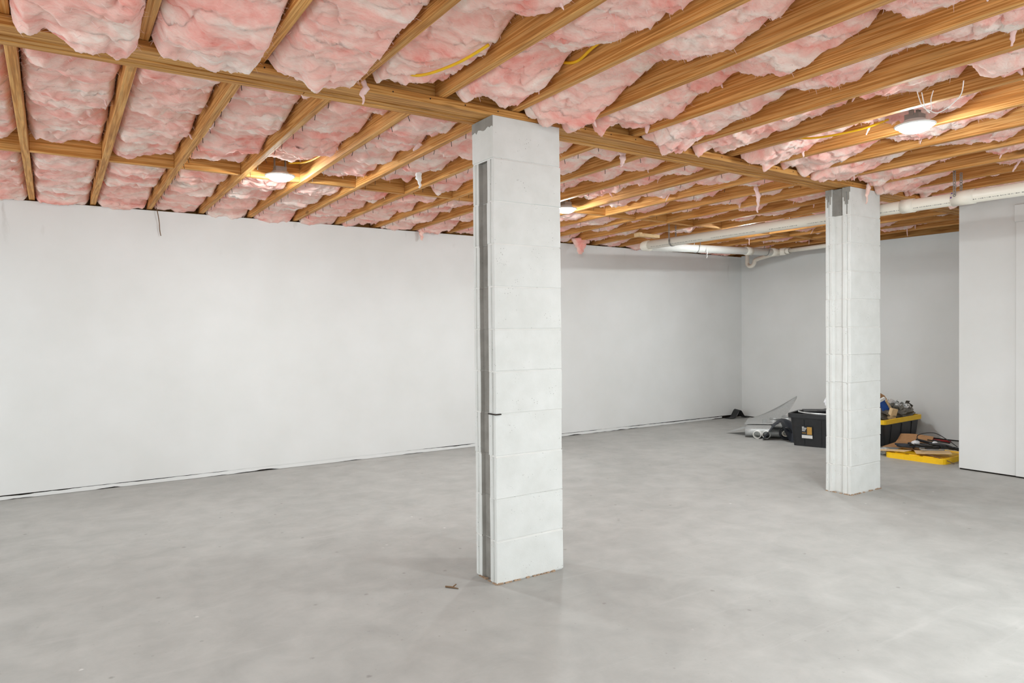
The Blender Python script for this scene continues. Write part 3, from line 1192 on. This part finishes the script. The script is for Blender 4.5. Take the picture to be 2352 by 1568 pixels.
hang_strap('perforated metal hanger strap looped under drain pipe near the partition wall', PX, 2.33, PZ, 2.30)
for (x, y, zc, lab) in ((PX, 5.0, PZ, 'thin metal hanger strap around drain pipe next to the wood offcut'),):
    hang_strap(lab, x, y, zc, 2.28)
for t_, lab in ((0.75, 'thin hanger strap around the bright cross pipe left of its coupling'), (2.02, 'thin hanger strap around the cross pipe right of its coupling')):
    c = P2a + d2 * t_
    rr = R3 + 0.003
    pts = [(c.x + 0.05, c.y - rr * 0.6, 2.28), (c.x + 0.02, c.y - rr, c.z + 0.05)]
    for q in range(9):
        a = PI + PI * q / 8
        pts.append((c.x, c.y + rr * math.cos(a), c.z + rr * math.sin(a)))
    pts += [(c.x + 0.02, c.y + rr, c.z + 0.05), (c.x + 0.04, c.y + rr * 0.7, 2.28)]
    tag(link('hanger_strap', MB().tube(pts, 0.004, 6).mesh('hanger_strap', M['steel'])), lab, 'strap')

me = bevel(MB().box(-0.019, 0.019, -0.045, 0.045, 0, 0.042).box(-0.018, 0.30, -0.02, 0.045, 0.004, 0.040).mesh('offcut', M['tan']), 0.003)
tag(link('wood_offcut', me, None, (5.18, 5.40, 2.2)), 'pale wood offcut wedged beside the elbow of the drain pipe', 'wood')

# ------------------------------------------------------------------ cables, strings and wisps
def cable(name, pts, r, mat, label, cat, n=8, seg=8):
    o = link(name, MB().tube(smooth_pts(pts, seg), r, n).mesh(name, M[mat], True))
    return tag(o, label, cat)


xk = near_xr(5) - 0.038          # left face of a near joist
cable('electric_cable', [(xk - 0.006, 2.70, 2.40), (xk - 0.008, 2.45, 2.385), (xk - 0.006, 2.30, 2.345), (xk - 0.03, 2.1, 2.36), (xk - 0.02, 1.6, 2.39)], 0.0065, 'cable_y', 'yellow electric cable stapled along a near joist left of the pillar top', 'cable')
cable('electric_cable', [(1.20, 2.70, 2.33), (1.26, 2.60, 2.262), (1.33, 2.40, 2.258), (1.40, 2.26, 2.30)], 0.006, 'cable_y', 'short yellow electric cable loop below a pink batt near the beam', 'cable')
xl = far_x(3)
cable('electric_cable', [(xl + 0.38, 3.9, 2.40), (xl + 0.36, 4.1, 2.315), (xl + 0.33, 4.4, 2.30), (xl + 0.25, 4.55, 2.31)], 0.006, 'cable_y', 'yellow electric cable running to the left ceiling light', 'cable')
cable('electric_cable', [(3.55, 2.6, 2.36), (3.58, 2.35, 2.285), (3.62, 2.1, 2.275), (3.66, 1.95, 2.30)], 0.006, 'cable_y', 'yellow electric cable running to the upper right ceiling light', 'cable')
cable('hanging_wire', [(0.715, 6.29, 2.235), (0.722, 6.27, 2.19), (0.733, 6.28, 2.12), (0.736, 6.285, 2.06), (0.744, 6.285, 2.01)], 0.0035, 'twig', 'thin brown wire hanging from a joist end over the back wall', 'wire')
cable('string', [(3.28, 1.60, 2.27), (3.29, 1.59, 2.20), (3.30, 1.575, 2.175), (3.295, 1.58, 2.19), (3.30, 1.55, 2.168), (3.30, 1.52, 2.17), (3.30, 1.48, 2.19), (3.31, 1.45, 2.225), (3.31, 1.44, 2.28)], 0.0022, 'white_fibre', 'white knotted string looping below the batt near the right lamp', 'string')
cable('string', [(3.28, 1.62, 2.28), (3.285, 1.60, 2.21), (3.30, 1.57, 2.185), (3.29, 1.565, 2.23), (3.30, 1.56, 2.27)], 0.002, 'white_fibre', 'shorter white string end tangled above the looping string', 'string')


def big_wisp(label, x, y, z, length, wid, seed, mat='fibre'):
    rnd = random.Random(seed)
    pts, rs = [], []
    n = 12
    px = py = 0.0
    for i in range(n):
        t = i / (n - 1)
        pts.append((px, py, 0.03 - t * length))
        rs.append(wid * (0.55 + 0.6 * math.sin(PI * (0.15 + 0.8 * t))) * rnd.uniform(0.7, 1.2) * (1.05 - t * 0.7))
        px += rnd.uniform(-0.5, 0.5) * 0.012
        py += rnd.uniform(-0.5, 0.5) * 0.012
    me = MB().tube(pts, rs, 8).mesh('insulation_shred', M[mat], True)
    for v in me.vertices:
        v.co.x *= 1.5
    o = link('insulation_shred', me, None, (x, y, z))
    return tag(o, label, 'insulation shred')


big_wisp('pale shred of insulation hanging down below the beam left of the near pillar', 1.10, 2.79, 2.25, 0.115, 0.011, 1)
big_wisp('white shred of insulation dangling between far joists left of the near pillar', 2.02, 4.18, 2.25, 0.12, 0.016, 2, 'white_fibre')
big_wisp('long twisted pink shred hanging down before the pipe left of far pillar', 4.42, 3.35, 2.25, 0.19, 0.016, 3)
big_wisp('pale shred dangling from a far joist just right of the near pillar', 2.88, 3.12, 2.26, 0.10, 0.017, 4)
big_wisp('pink shred hanging over the top of the back wall beside near pillar', 3.06, 6.25, 2.23, 0.14, 0.022, 5, 'pink')
big_wisp('pink shred hanging over the face of the far pillar top', 4.98, 2.80, 2.25, 0.16, 0.014, 6, 'pink')
big_wisp('small white shred hanging below the bright cross pipe', 6.25, 5.40, 2.115, 0.12, 0.005, 7, 'white_fibre')
big_wisp('large torn clump of pink insulation sagging at the pipe elbow', 5.0, 6.15, 2.23, 0.18, 0.075, 8, 'pink')

# ------------------------------------------------------------------ storage totes and junk
def tote(label, loc, rz, w, d, h, rim_mat, rim_h=0.03):
    """w along local x, d along local y, open topped ribbed tub"""
    o = thing('storage_tote', label, 'storage tote', loc, (0, 0, rz))
    b = MB()
    tp = 0.90
    b.loft([rrect(w * tp, d * tp, 0.03, 0.0), rrect(w, d, 0.035, h - rim_h), rrect(w - 0.008, d - 0.008, 0.033, h - rim_h),
            rrect(w * tp - 0.008, d * tp - 0.008, 0.03, 0.006)], 0, cap0=True, cap1=True)
    for sy in (-1, 1):
        for q in (-0.28, 0.0, 0.28):
            x = q * w
            b.loft([[(x - 0.012, sy * (d * tp / 2 - 0.004), 0.02), (x + 0.012, sy * (d * tp / 2 - 0.004), 0.02), (x + 0.012, sy * (d * tp / 2 + 0.006), 0.02), (x - 0.012, sy * (d * tp / 2 + 0.006), 0.02)],
                    [(x - 0.012, sy * (d / 2 - 0.006), h - 0.06), (x + 0.012, sy * (d / 2 - 0.006), h - 0.06), (x + 0.012, sy * (d / 2 + 0.005), h - 0.06), (x - 0.012, sy * (d / 2 + 0.005), h - 0.06)]], 0, cap0=True, cap1=True)
    link('tub', b.mesh('tub', M['black']), o)
    b = MB()
    e = 0.022
    b.loft([rrect(w + 0.001, d + 0.001, 0.035, h - rim_h - 0.012), rrect(w + 2 * e, d + 2 * e, 0.045, h - rim_h - 0.010), rrect(w + 2 * e, d + 2 * e, 0.045, h),
            rrect(w - 0.004, d - 0.004, 0.033, h), rrect(w - 0.006, d - 0.006, 0.033, h - rim_h)])
    link('rim', b.mesh('rim', M[rim_mat]), o)
    for sx in (-1, 1):
        hb = bevel(MB().box(-0.02, 0.02, -0.07, 0.07, -0.03, 0.0).mesh('handle', M[rim_mat]), 0.006)
        link('handle', hb, o, (sx * (w / 2 + e + 0.008), 0, h - 0.012))
    return o


# first tote, long front side facing the camera
A = Vector((6.426, 4.418, 0))
Bv = Vector((0.30, -0.954, 0)).normalized()
nrm = Vector((0.954, 0.30, 0))
w1, d1 = 0.60, 0.40
c1_ = A + Bv * (w1 * 0.45) + nrm * (d1 * 0.45)
rz1 = math.atan2(Bv.y, Bv.x)
t1 = tote('black storage tote with a printed label left of the far pillar', c1_, rz1, w1, d1, 0.335, 'black')
# label on the front (local -y side after rotation faces the camera)
lb = link('label', MB().box(-0.055, 0.055, -0.0015, 0.0015, 0, 0.145).mesh('label', M['black_film']), t1, (-0.125, -d1 / 2 * 0.955 - 0.009, 0.09), (0.062, 0, 0))
lb.scale = (0.95, 1, 0.82)
link('label_strip', MB().box(-0.055, 0.055, -0.002, 0.0, 0.0, 0.04).mesh('label_strip', M['paper']), lb, (0, -0.001, -0.004))
link('label_picture', MB().box(0.0, 0.05, -0.002, 0.0, 0.045, 0.14).box(-0.052, -0.01, -0.002, 0.0, 0.058, 0.066).mesh('label_picture', M['gold']), lb, (0, -0.001, 0))
link('label_text', MB().box(-0.052, -0.006, -0.002, 0.0, 0.118, 0.128).box(-0.052, -0.012, -0.002, 0.0, 0.102, 0.110).box(-0.052, -0.02, -0.002, 0.0, 0.086, 0.094).box(-0.052, -0.03, -0.002, 0, 0.134, 0.141).mesh('label_text', M['paper']), lb, (0, -0.001, 0))
mt1 = Matrix.Translation(c1_) @ Matrix.Rotation(rz1, 4, 'Z')


def loc1(x, y, z):
    return mt1 @ Vector((x, y, z))


hoop = MB()
n = 40
lp = []
for a_, z_ in ((0.0, 0.0), (0.0, 0.012), (0.004, 0.012), (0.004, 0.0), (0.0, 0.0)):
    lp.append([((0.27 - a_) * math.cos(2 * PI * k / n), (0.185 - a_) * math.sin(2 * PI * k / n), z_) for k in range(n)])
hoop.loft(lp)
tag(link('metal_hoop', hoop.mesh('metal_hoop', M['foil'], True), None, loc1(0, 0, 0.338), (0.0, 0, rz1)), 'pale metal hoop lying on the rim of the labelled black tote', 'hoop')
for i, (px, py, rz_, lab) in enumerate(((-0.08, 0.04, 0.4, 'dark flat plate laid across the labelled tote, left one'), (0.08, 0.06, -0.2, 'dark flat plate laid across the labelled tote, right one'))):
    me = bevel(MB().box(-0.15, 0.15, -0.09, 0.09, 0, 0.006).mesh('flat_plate', M['black']), 0.002)
    tag(link('flat_plate', me, None, loc1(px, py, 0.352 + 0.008 * i), (0.03, -0.02, rz1 + rz_)), lab, 'plate')


def crumple(name, size, seed, mat, label, cat, loc, rot=(0, 0, 0), sub=3, amp=0.35, flat=1.0):
    bm = bmesh.new()
    bmesh.ops.create_icosphere(bm, subdivisions=sub, radius=1.0)
    rs = np.random.RandomState(seed)
    o1 = rs.rand(3) * 50
    for v in bm.verts:
        p = v.co
        x = np.array([p.x * 1.7 + o1[0] + p.z])
        y = np.array([p.y * 1.7 + o1[1] - p.z * 1.3])
        s = 1 + amp * float(ridged(x, y, 3)[0]) * 0.6 - 0.1
        v.co = Vector((p.x * size[0] * s, p.y * size[1] * s, p.z * size[2] * s))
    zmin = min(v.co.z for v in bm.verts)
    for v in bm.verts:
        v.co.z -= zmin
    me = bpy.data.meshes.new(name)
    bm.to_mesh(me)
    bm.free()
    me.materials.append(M[mat])
    return tag(link(name, me, None, loc, rot), label, cat)


crumple('plastic_bag', (0.12, 0.09, 0.09), 3, 'white_plastic', 'crumpled white plastic bag on top of the labelled tote beside far pillar', 'bag', loc1(0.09, 0.02, 0.345), (0, 0, 0.4))

# second tote with yellow rim against the right wall
w2, d2_ = 0.62, 0.40
t2c = Vector((7.42, 4.02, 0))
rz2 = 0.05
t2 = tote('black storage tote with yellow rim heaped with scraps against the right wall', t2c, rz2, w2 + 0.18, d2_, 0.275, 'yellow', 0.035)
mt2 = Matrix.Translation(t2c) @ Matrix.Rotation(rz2, 4, 'Z')


def loc2(x, y, z):
    return mt2 @ Vector((x, y, z))


# cardboard cut-out with a rounded top standing in the tote
pr_ = [(-0.14, 0.0), (0.05, 0.0), (0.07, 0.10), (0.06, 0.20), (0.10, 0.235), (0.115, 0.29), (0.085, 0.345), (0.02, 0.385), (-0.06, 0.395), (-0.14, 0.36)]
b = MB()
nn = len(pr_)
v = [(x, -0.004, z) for x, z in pr_] + [(x, 0.004, z) for x, z in pr_]
f = [tuple(range(nn)), tuple(range(2 * nn - 1, nn - 1, -1))] + [(i, nn + i, nn + (i + 1) % nn, (i + 1) % nn) for i in range(nn)]
b.add(v, f)
cc = tag(link('cardboard_form', b.mesh('cardboard_form', M['card']), None, loc2(-0.02, 0.02, 0.14), (-0.15, 0, rz2 - 0.55)), 'tall brown cardboard form with rounded top standing in yellow rimmed tote', 'cardboard')
link('dark_window', MB().box(-0.12, 0.035, -0.0055, -0.0045, 0.29, 0.335).mesh('dark_window', M['black']), cc, (0, 0, 0), (0, 0.0, 0))
me = bevel(MB().box(-0.035, 0.035, -0.012, 0.012, 0, 0.17).mesh('blue_box', M['blue']), 0.003)
bb_ = tag(link('blue_box', me, None, loc2(-0.06, -0.07, 0.315), (0.1, -0.45, rz2 - 0.5)), 'blue printed box leaning on the cardboard form in the tote', 'box')
link('white_end', MB().box(-0.036, 0.036, -0.0125, 0.0125, 0.145, 0.172).mesh('white_end', M['paper']), bb_)
me = bevel(MB().box(-0.012, 0.012, -0.004, 0.004, -0.11, 0.11).mesh('paint_stick', M['tan']), 0.002)
tag(link('paint_stick', me, None, loc2(-0.05, -0.10, 0.375), (0.2, -0.75, rz2 - 0.4)), 'tan wooden stick sticking out of the yellow rimmed tote', 'stick')
me = bevel(MB().box(-0.04, 0.04, -0.02, 0.02, -0.02, 0.10).mesh('beige_carton', M['tan']), 0.004)
tag(link('beige_carton', me, None, loc2(-0.085, -0.13, 0.27), (0.15, 0.2, rz2 - 0.3)), 'small beige carton at the near edge of yellow rimmed tote', 'carton')
rj = random.Random(9)
for i in range(22):
    px = rj.uniform(-0.01, 0.33)
    py = rj.uniform(-0.15, 0.12)
    hz = 0.29 + 0.13 * (1 - ((px - 0.15) / 0.24) ** 2) * rj.uniform(0.3, 1.0)
    s = rj.uniform(0.03, 0.055)
    b = MB()
    b.box(-s, s, -0.018, 0.018, -0.002, 0.002)
    b.box(s - 0.003, s + 0.001, -0.018, 0.018, -0.002, s * 1.1)
    b.box(-s - 0.001, -s + 0.003, -0.018, 0.018, -0.002, s * 0.8)
    o = link('metal_bracket', b.mesh('metal_bracket', M['foil' if i % 2 == 0 else 'grey']), None, loc2(px, py, hz), (rj.uniform(-1.2, 1.2), rj.uniform(-1.2, 1.2), rj.uniform(0, 6)))
    tag(o, '%s bent metal bracket in the heap filling the yellow rimmed tote' % ('shiny silver' if i % 2 == 0 else 'dull grey'), 'bracket', '%s brackets heaped in the tote' % ('shiny silver' if i % 2 == 0 else 'dull grey'))
crumple('scrap_filling', (0.34, 0.15, 0.07), 12, 'grey', 'dull grey scrap packing at bottom of the heap in the tote', 'scrap', loc2(0.12, -0.01, 0.20), sub=4, amp=0.4)

# yellow lid on the floor with odds and ends on it
lidc = Vector((6.80, 3.27, 0))
lw, ld = 0.62, 0.46           # local x runs along the front edge
rzl = math.atan2(-1, 0.05)
lid = thing('tote_lid', 'yellow plastic tote lid lying on the floor near the partition wall', 'lid', lidc, (0, 0, rzl))
b = MB()
lw = 0.52
b.loft([rrect(lw, ld + 0.10, 0.06, 0.0), rrect(lw, ld + 0.10, 0.06, 0.045), rrect(lw - 0.03, ld + 0.07, 0.05, 0.05), rrect(lw - 0.05, ld + 0.05, 0.045, 0.034), rrect(lw - 0.10, ld, 0.04, 0.034), rrect(lw - 0.11, ld - 0.01, 0.04, 0.040)], 0, cap0=True, cap1=True)
link('lid_panel', b.mesh('lid_panel', M['yellow']), lid)
for q in (-0.12, 0.0, 0.12):
    link('lid_rib', bevel(MB().box(-0.045, 0.045, -0.012, 0.012, 0, 0.006).mesh('lid_rib', M['yellow']), 0.003), lid, (q, -ld / 2 - 0.025, 0.048))
mtl = Matrix.Translation(lidc) @ Matrix.Rotation(rzl, 4, 'Z')


def locl(x, y, z):
    return mtl @ Vector((x, y, z))


# cardboard sheets: one flat sheet between lid and tote with bent up edge, one propped
xs_ = np.linspace(-0.42, 0.42, 15)
ys_ = np.linspace(-0.28, 0.28, 11)
def sheet(name, fz, xs, ys, th, mat, label, cat, loc, rot):
    v, f = [], []
    nx, ny = len(xs), len(ys)
    for s in (0, 1):
        for x in xs:
            for y in ys:
                dx, dy, z = fz(x, y)
                v.append((x + dx, y + dy, z + s * th))
    for i in range(nx - 1):
        for j in range(ny - 1):
            a, b_, c, d = i * ny + j, (i + 1) * ny + j, (i + 1) * ny + j + 1, i * ny + j + 1
            f.append((a, d, c, b_))
            o = nx * ny
            f.append((a + o, b_ + o, c + o, d + o))
    ring = [i * ny for i in range(nx)] + [(nx - 1) * ny + j for j in range(1, ny)] + [i * ny + ny - 1 for i in range(nx - 2, -1, -1)] + [j for j in range(ny - 2, 0, -1)]
    for i in range(len(ring)):
        a, c = ring[i], ring[(i + 1) % len(ring)]
        f.append((a, c, c + nx * ny, a + nx * ny))
    me = mesh_from(name, v, f, [M[mat]])
    return tag(link(name, me, None, loc, rot), label, cat)


sheet('cardboard_sheet', lambda x, y: (0, 0, 0.002 + 0.07 * max(0, (y - 0.12) / 0.16) ** 1.3 + 0.012 * math.sin(x * 7)**2), np.linspace(-0.36, -0.06, 10), np.linspace(-0.24, 0.28, 11), 0.004, 'card',
      'large brown cardboard sheet lying on the yellow lid in front of tote', 'cardboard', locl(-0.05, 0.22, 0.052), (0, 0, rzl + 0.12))
sheet('cardboard_sheet', lambda x, y: (0, 0, 0.01 + 0.05 * (x + 0.2)), np.linspace(-0.14, 0.14, 8), np.linspace(-0.09, 0.09, 6), 0.004, 'tan',
      'small pale cardboard piece at the right end of the yellow lid', 'cardboard', locl(0.10, -0.12, 0.054), (0, 0, rzl + 0.5))
sheet('cardboard_sheet', lambda x, y: (0, 0, 0.012 * math.sin(9 * x)), np.linspace(-0.13, 0.13, 8), np.linspace(-0.06, 0.06, 5), 0.004, 'tan',
      'torn pale cardboard strip at the left front of the yellow lid', 'cardboard', locl(-0.20, -0.21, 0.062), (0, 0, rzl - 0.1))


def tangle(seed, cx, cy, rx, ry, turns, z):
    rnd = random.Random(seed)
    pts = []
    for i in range(turns * 7):
        a = 2 * PI * i / 7
        q = 1 + rnd.uniform(-0.18, 0.18)
        pts.append(tuple(locl(cx + rx * q * math.cos(a), cy + ry * q * math.sin(a), z + 0.012 * (i / 7) + rnd.uniform(0, 0.006))))
    return pts


cable('power_cable', tangle(1, -0.02, 0.0, 0.13, 0.06, 3, 0.085), 0.008, 'black', 'coiled black cable in the middle of the yellow lid', 'cable', 8, 5)
cable('power_cable', tangle(2, 0.10, 0.06, 0.09, 0.05, 3, 0.09), 0.0075, 'black', 'coiled black cable nearer the partition wall on the lid', 'cable', 8, 5)
cable('power_cable', tangle(3, -0.17, -0.05, 0.08, 0.04, 2, 0.08), 0.009, 'black_film', 'coiled dark cable at left end of the lid', 'cable', 8, 5)
cable('wire', [locl(-0.1, 0.10, 0.10), locl(-0.16, 0.18, 0.17), locl(-0.05, 0.26, 0.20), locl(0.08, 0.24, 0.15), locl(0.18, 0.2, 0.10)], 0.004, 'black', 'thin black wire arching over the cables on the lid', 'wire')
cable('wire', [locl(0.05, -0.2, 0.07), locl(0.16, -0.24, 0.06), locl(0.27, -0.22, 0.03), locl(0.31, -0.20, 0.008)], 0.004, 'twig', 'thin brown wire running off the front of the yellow lid', 'wire')
cable('wire', [locl(0.33, -0.12, 0.006), locl(0.325, -0.08, 0.06), locl(0.315, -0.03, 0.13), locl(0.325, 0.02, 0.19)], 0.004, 'twig', 'brown wire standing up in an arc at the partition wall end', 'wire')
cable('hook', [locl(0.02, -0.10, 0.10), locl(0.0, -0.14, 0.10), locl(0.03, -0.17, 0.095), locl(0.10, -0.16, 0.10), locl(0.19, -0.10, 0.105)], 0.007, 'steel', 'grey bent metal hook lying on top of cables', 'hook')
for (p0, p1, r, mt, lab, nmn) in (
        ((-0.16, 0.16, 0.13), (0.30, 0.10, 0.085), 0.014, 'black', 'thick black bar lying across the cables on the lid', 'pry_bar'),
        ((-0.12, 0.30, 0.12), (0.10, 0.24, 0.12), 0.006, 'black', 'thin black rod behind the thick bar on the lid', 'thin_rod')):
    tag(link(nmn, MB().tube([locl(*p0), locl(*p1)], r, 10).mesh(nmn, M[mt], True)), lab, 'rod')
tag(link('red_rod', MB().tube([(7.86, 3.78, 0.012), (7.86, 3.54, 0.012)], 0.011, 10).mesh('red_rod', M['red'], True)), 'dark red rod lying on the floor along the right wall', 'rod')
tag(link('black_rod', MB().tube([(7.93, 3.98, 0.010), (7.80, 3.62, 0.010)], 0.009, 10).mesh('black_rod', M['black'], True)), 'black rod lying on the floor beside the red rod', 'rod')
crumple('wrapper', (0.042, 0.03, 0.022), 5, 'white_plastic', 'crumpled white wrapper on the left cables of the lid', 'wrapper', locl(-0.09, -0.02, 0.10), sub=3)
crumple('wrapper', (0.03, 0.02, 0.02), 6, 'white_plastic', 'tiny white wrapper behind the cables on the lid', 'wrapper', locl(0.02, 0.12, 0.10), sub=2)
crumple('foil_scrap', (0.06, 0.05, 0.03), 7, 'foil', 'crumpled shiny wrap on floor at left end of the yellow lid', 'wrap', locl(-0.32, -0.14, 0.0), sub=3)

# ------------------------------------------------------------------ sheet metal, duct rings, pipes and film at left of the tote
# galvanised sheet folded over low, its upper leaf curling up to the right
def leaf(x, y):
    return (0, 0, 0.0)


S0 = Vector((6.45, 5.02, 0))      # front left foot of the sheet pile
ex = Vector((0.55, -0.835, 0))    # across the picture to the right
ey = Vector((0.835, 0.55, 0))     # away from the camera


def locs(a, b_, z):
    p = S0 + ex * a + ey * b_
    return Vector((p.x, p.y, z))


def patch(name, grid, th, mat, label, cat):
    """thin bent sheet from a grid of points (list of rows)"""
    nr, nc = len(grid), len(grid[0])
    P = [[Vector(p) for p in row] for row in grid]
    v = [p for row in P for p in row] + [p + Vector((0, 0, th)) for row in P for p in row]
    f = []
    o = nr * nc
    for i in range(nr - 1):
        for j in range(nc - 1):
            a, b_, c, d = i * nc + j, (i + 1) * nc + j, (i + 1) * nc + j + 1, i * nc + j + 1
            f += [(a, d, c, b_), (a + o, b_ + o, c + o, d + o)]
    ring = [i * nc for i in range(nr)] + [(nr - 1) * nc + j for j in range(1, nc)] + [i * nc + nc - 1 for i in range(nr - 2, -1, -1)] + [j for j in range(nc - 2, 0, -1)]
    for i in range(len(ring)):
        a, c = ring[i], ring[(i + 1) % len(ring)]
        f.append((a, c, c + o, a + o))
    me = mesh_from(name, v, f, [M[mat]], smooth=True)
    return tag(link(name, me), label, cat)


rows = []
for i in range(13):
    t = i / 12
    row = []
    for j in range(9):
        s = j / 8
        # upper leaf: low at left, narrowing into a curled tip at right
        smin = 0.0 if t < 0.58 else 0.95 * ((t - 0.58) / 0.42) ** 0.8
        s = smin + (1 - smin) * s
        a = -0.05 + 0.56 * t
        bq = 0.30 + 0.55 * s * (1 - 0.25 * t)
        z = 0.115 + 0.02 * t + (0.285 * t ** 1.35) * s ** 1.5
        row.append(locs(a, bq, z))
    rows.append(row)
patch('metal_sheet', rows, 0.0015, 'galv', 'grey galvanised sheet with upper corner curling up beside back corner', 'metal sheet')
rows = []
for i in range(10):
    t = i / 9
    row = []
    for j in range(9):
        s = j / 8
        a = -0.02 + 0.62 * t
        if s < 0.35:
            z = 0.005 + 0.10 * (s / 0.35) ** 0.8
            bq = 0.05 - 0.03 * math.sin(PI * s / 0.35)
        else:
            z = 0.105 + 0.02 * t
            bq = 0.05 + 0.4 * (s - 0.35) / 0.65
        row.append(locs(a, bq, z))
    rows.append(row)
patch('metal_sheet', rows, 0.0015, 'galv', 'folded galvanised sheet lying over the two white pipes', 'metal sheet')
rows = []
for i in range(6):
    t = i / 5
    rows.append([locs(-0.26 + 0.30 * t, 0.30 + (s / 6 - 0.5) * 0.36 * t, 0.005 + 0.10 * t) for s in range(7)])
patch('metal_sheet', rows, 0.0015, 'galv', 'pointed tip of a grey sheet touching floor left of the pile', 'metal sheet')


def ring_thing(label, p, r, h):
    n = 32
    loops = []
    for rr, z in ((r, 0), (r, h), (r - 0.002, h), (r - 0.002, 0), (r, 0)):
        loops.append([(rr * math.cos(2 * PI * k / n), rr * math.sin(2 * PI * k / n), z) for k in range(n)])
    o = tag(link('duct_collar', MB().loft(loops).mesh('duct_collar', M['galv'], True), None, p), label, 'duct collar')
    loops = []
    for rr, z in ((r + 0.003, h - 0.008), (r + 0.005, h - 0.004), (r + 0.003, h), (r - 0.001, h)):
        loops.append([(rr * math.cos(2 * PI * k / n), rr * math.sin(2 * PI * k / n), z) for k in range(n)])
    link('rolled_edge', MB().loft(loops).mesh('rolled_edge', M['galv'], True), o)


ring_thing('large round galvanised duct collar on sheet metal beside the labelled tote', locs(0.42, 0.40, 0.128), 0.068, 0.088)
ring_thing('small round galvanised duct collar left of the large one', locs(0.27, 0.42, 0.123), 0.052, 0.058)
me = MB().box(-0.022, 0.022, -0.002, 0.002, 0, 0.05).box(-0.022, -0.018, -0.002, 0.04, 0, 0.05).mesh('metal_clip', M['galv'])
tag(link('metal_clip', me, None, locs(0.17, 0.34, 0.121), (0, 0, -0.9)), 'small bent galvanised clip left of the duct collars', 'clip')

for q, (a, lab) in enumerate(((0.11, 'left white plastic pipe end showing under the folded metal sheet'), (0.205, 'right white plastic pipe end showing under the folded metal sheet'))):
    rt = thing('plastic_pipe', lab, 'pipe')
    p0 = locs(a, -0.03 + 0.02 * q, 0.0445)
    pipe_part('pipe_wall', p0, p0 + (ey * 0.5 + ex * 0.06), 0.0435, M['pvc_bright'], rt)

# black film draped as an arch over a roll
rows = []
for i in range(31):
    t = i / 30
    row = []
    a = 0.17 + 0.43 * t
    if t < 0.45:
        zf_ = 0.004 + 0.20 * math.sin(PI / 2 * t / 0.45) ** 1.3
        zb_ = zf_
    else:
        q = (t - 0.45) / 0.55
        zf_ = max(0.004, 0.204 * (1 - min(1.0, q / 0.42) ** 0.8))
        zb_ = 0.204 - 0.05 * q
    for j in range(11):
        s = j / 10
        sm = s * s * (3 - 2 * s)
        bq = -0.13 + 0.02 * math.sin(7 * t) + 0.34 * s - 0.11 * max(0.0, t - 0.4)
        z = zf_ + (zb_ - zf_) * sm + 0.007 * math.sin(15 * t + 6 * s) * (0.3 + sm)
        row.append(locs(a + 0.008 * math.sin(9 * s + 6 * t), bq, max(0.004, z)))
    rows.append(row)
patch('plastic_film', rows, 0.003, 'black_film', 'black plastic film draped in an arch next to the labelled tote', 'plastic film')
rr_ = thing('film_roll', 'roll of black plastic film on a core under the draped film', 'roll')
p0 = locs(0.405, -0.03, 0.072)
pd = (ey * 0.45 + ex * 0.04)
pipe_part('film', p0, p0 + pd, 0.068, M['black'], rr_)
pipe_part('core', p0 - pd.normalized() * 0.004, p0 + pd, 0.033, M['pvc'], rr_)
pipe_part('film_layers', p0 + pd.normalized() * 0.001, p0 + pd, 0.060, M['black_film'], rr_)
# crumpled black film in the far corner
rows = []
for i in range(17):
    t = i / 16
    z = 0.004 + 0.115 * math.exp(-((t - 0.55) / 0.17) ** 2)
    rows.append([(7.62 + 0.34 * t, 6.30 - 0.05 * t - 0.10 * s / 4, z * (1 - 0.1 * s / 4)) for s in range(5)])
patch('plastic_film', rows, 0.004, 'black', 'bent up black plastic film on the floor in the far corner', 'plastic film')

# small litter on the floor
b = MB().tube([(-0.028, 0.012, 0.004), (0.0, 0.0, 0.005), (0.034, -0.016, 0.003)], [0.004, 0.0045, 0.002], 7).tube([(0.008, 0.0, 0.005), (0.022, 0.016, 0.012)], [0.0035, 0.003], 7)
tag(link('twig', b.mesh('twig', M['twig'], True), None, (1.553, 2.888, 0.0), (0, 0, -0.55)), 'forked brown twig lying on the floor left of the near pillar', 'twig')
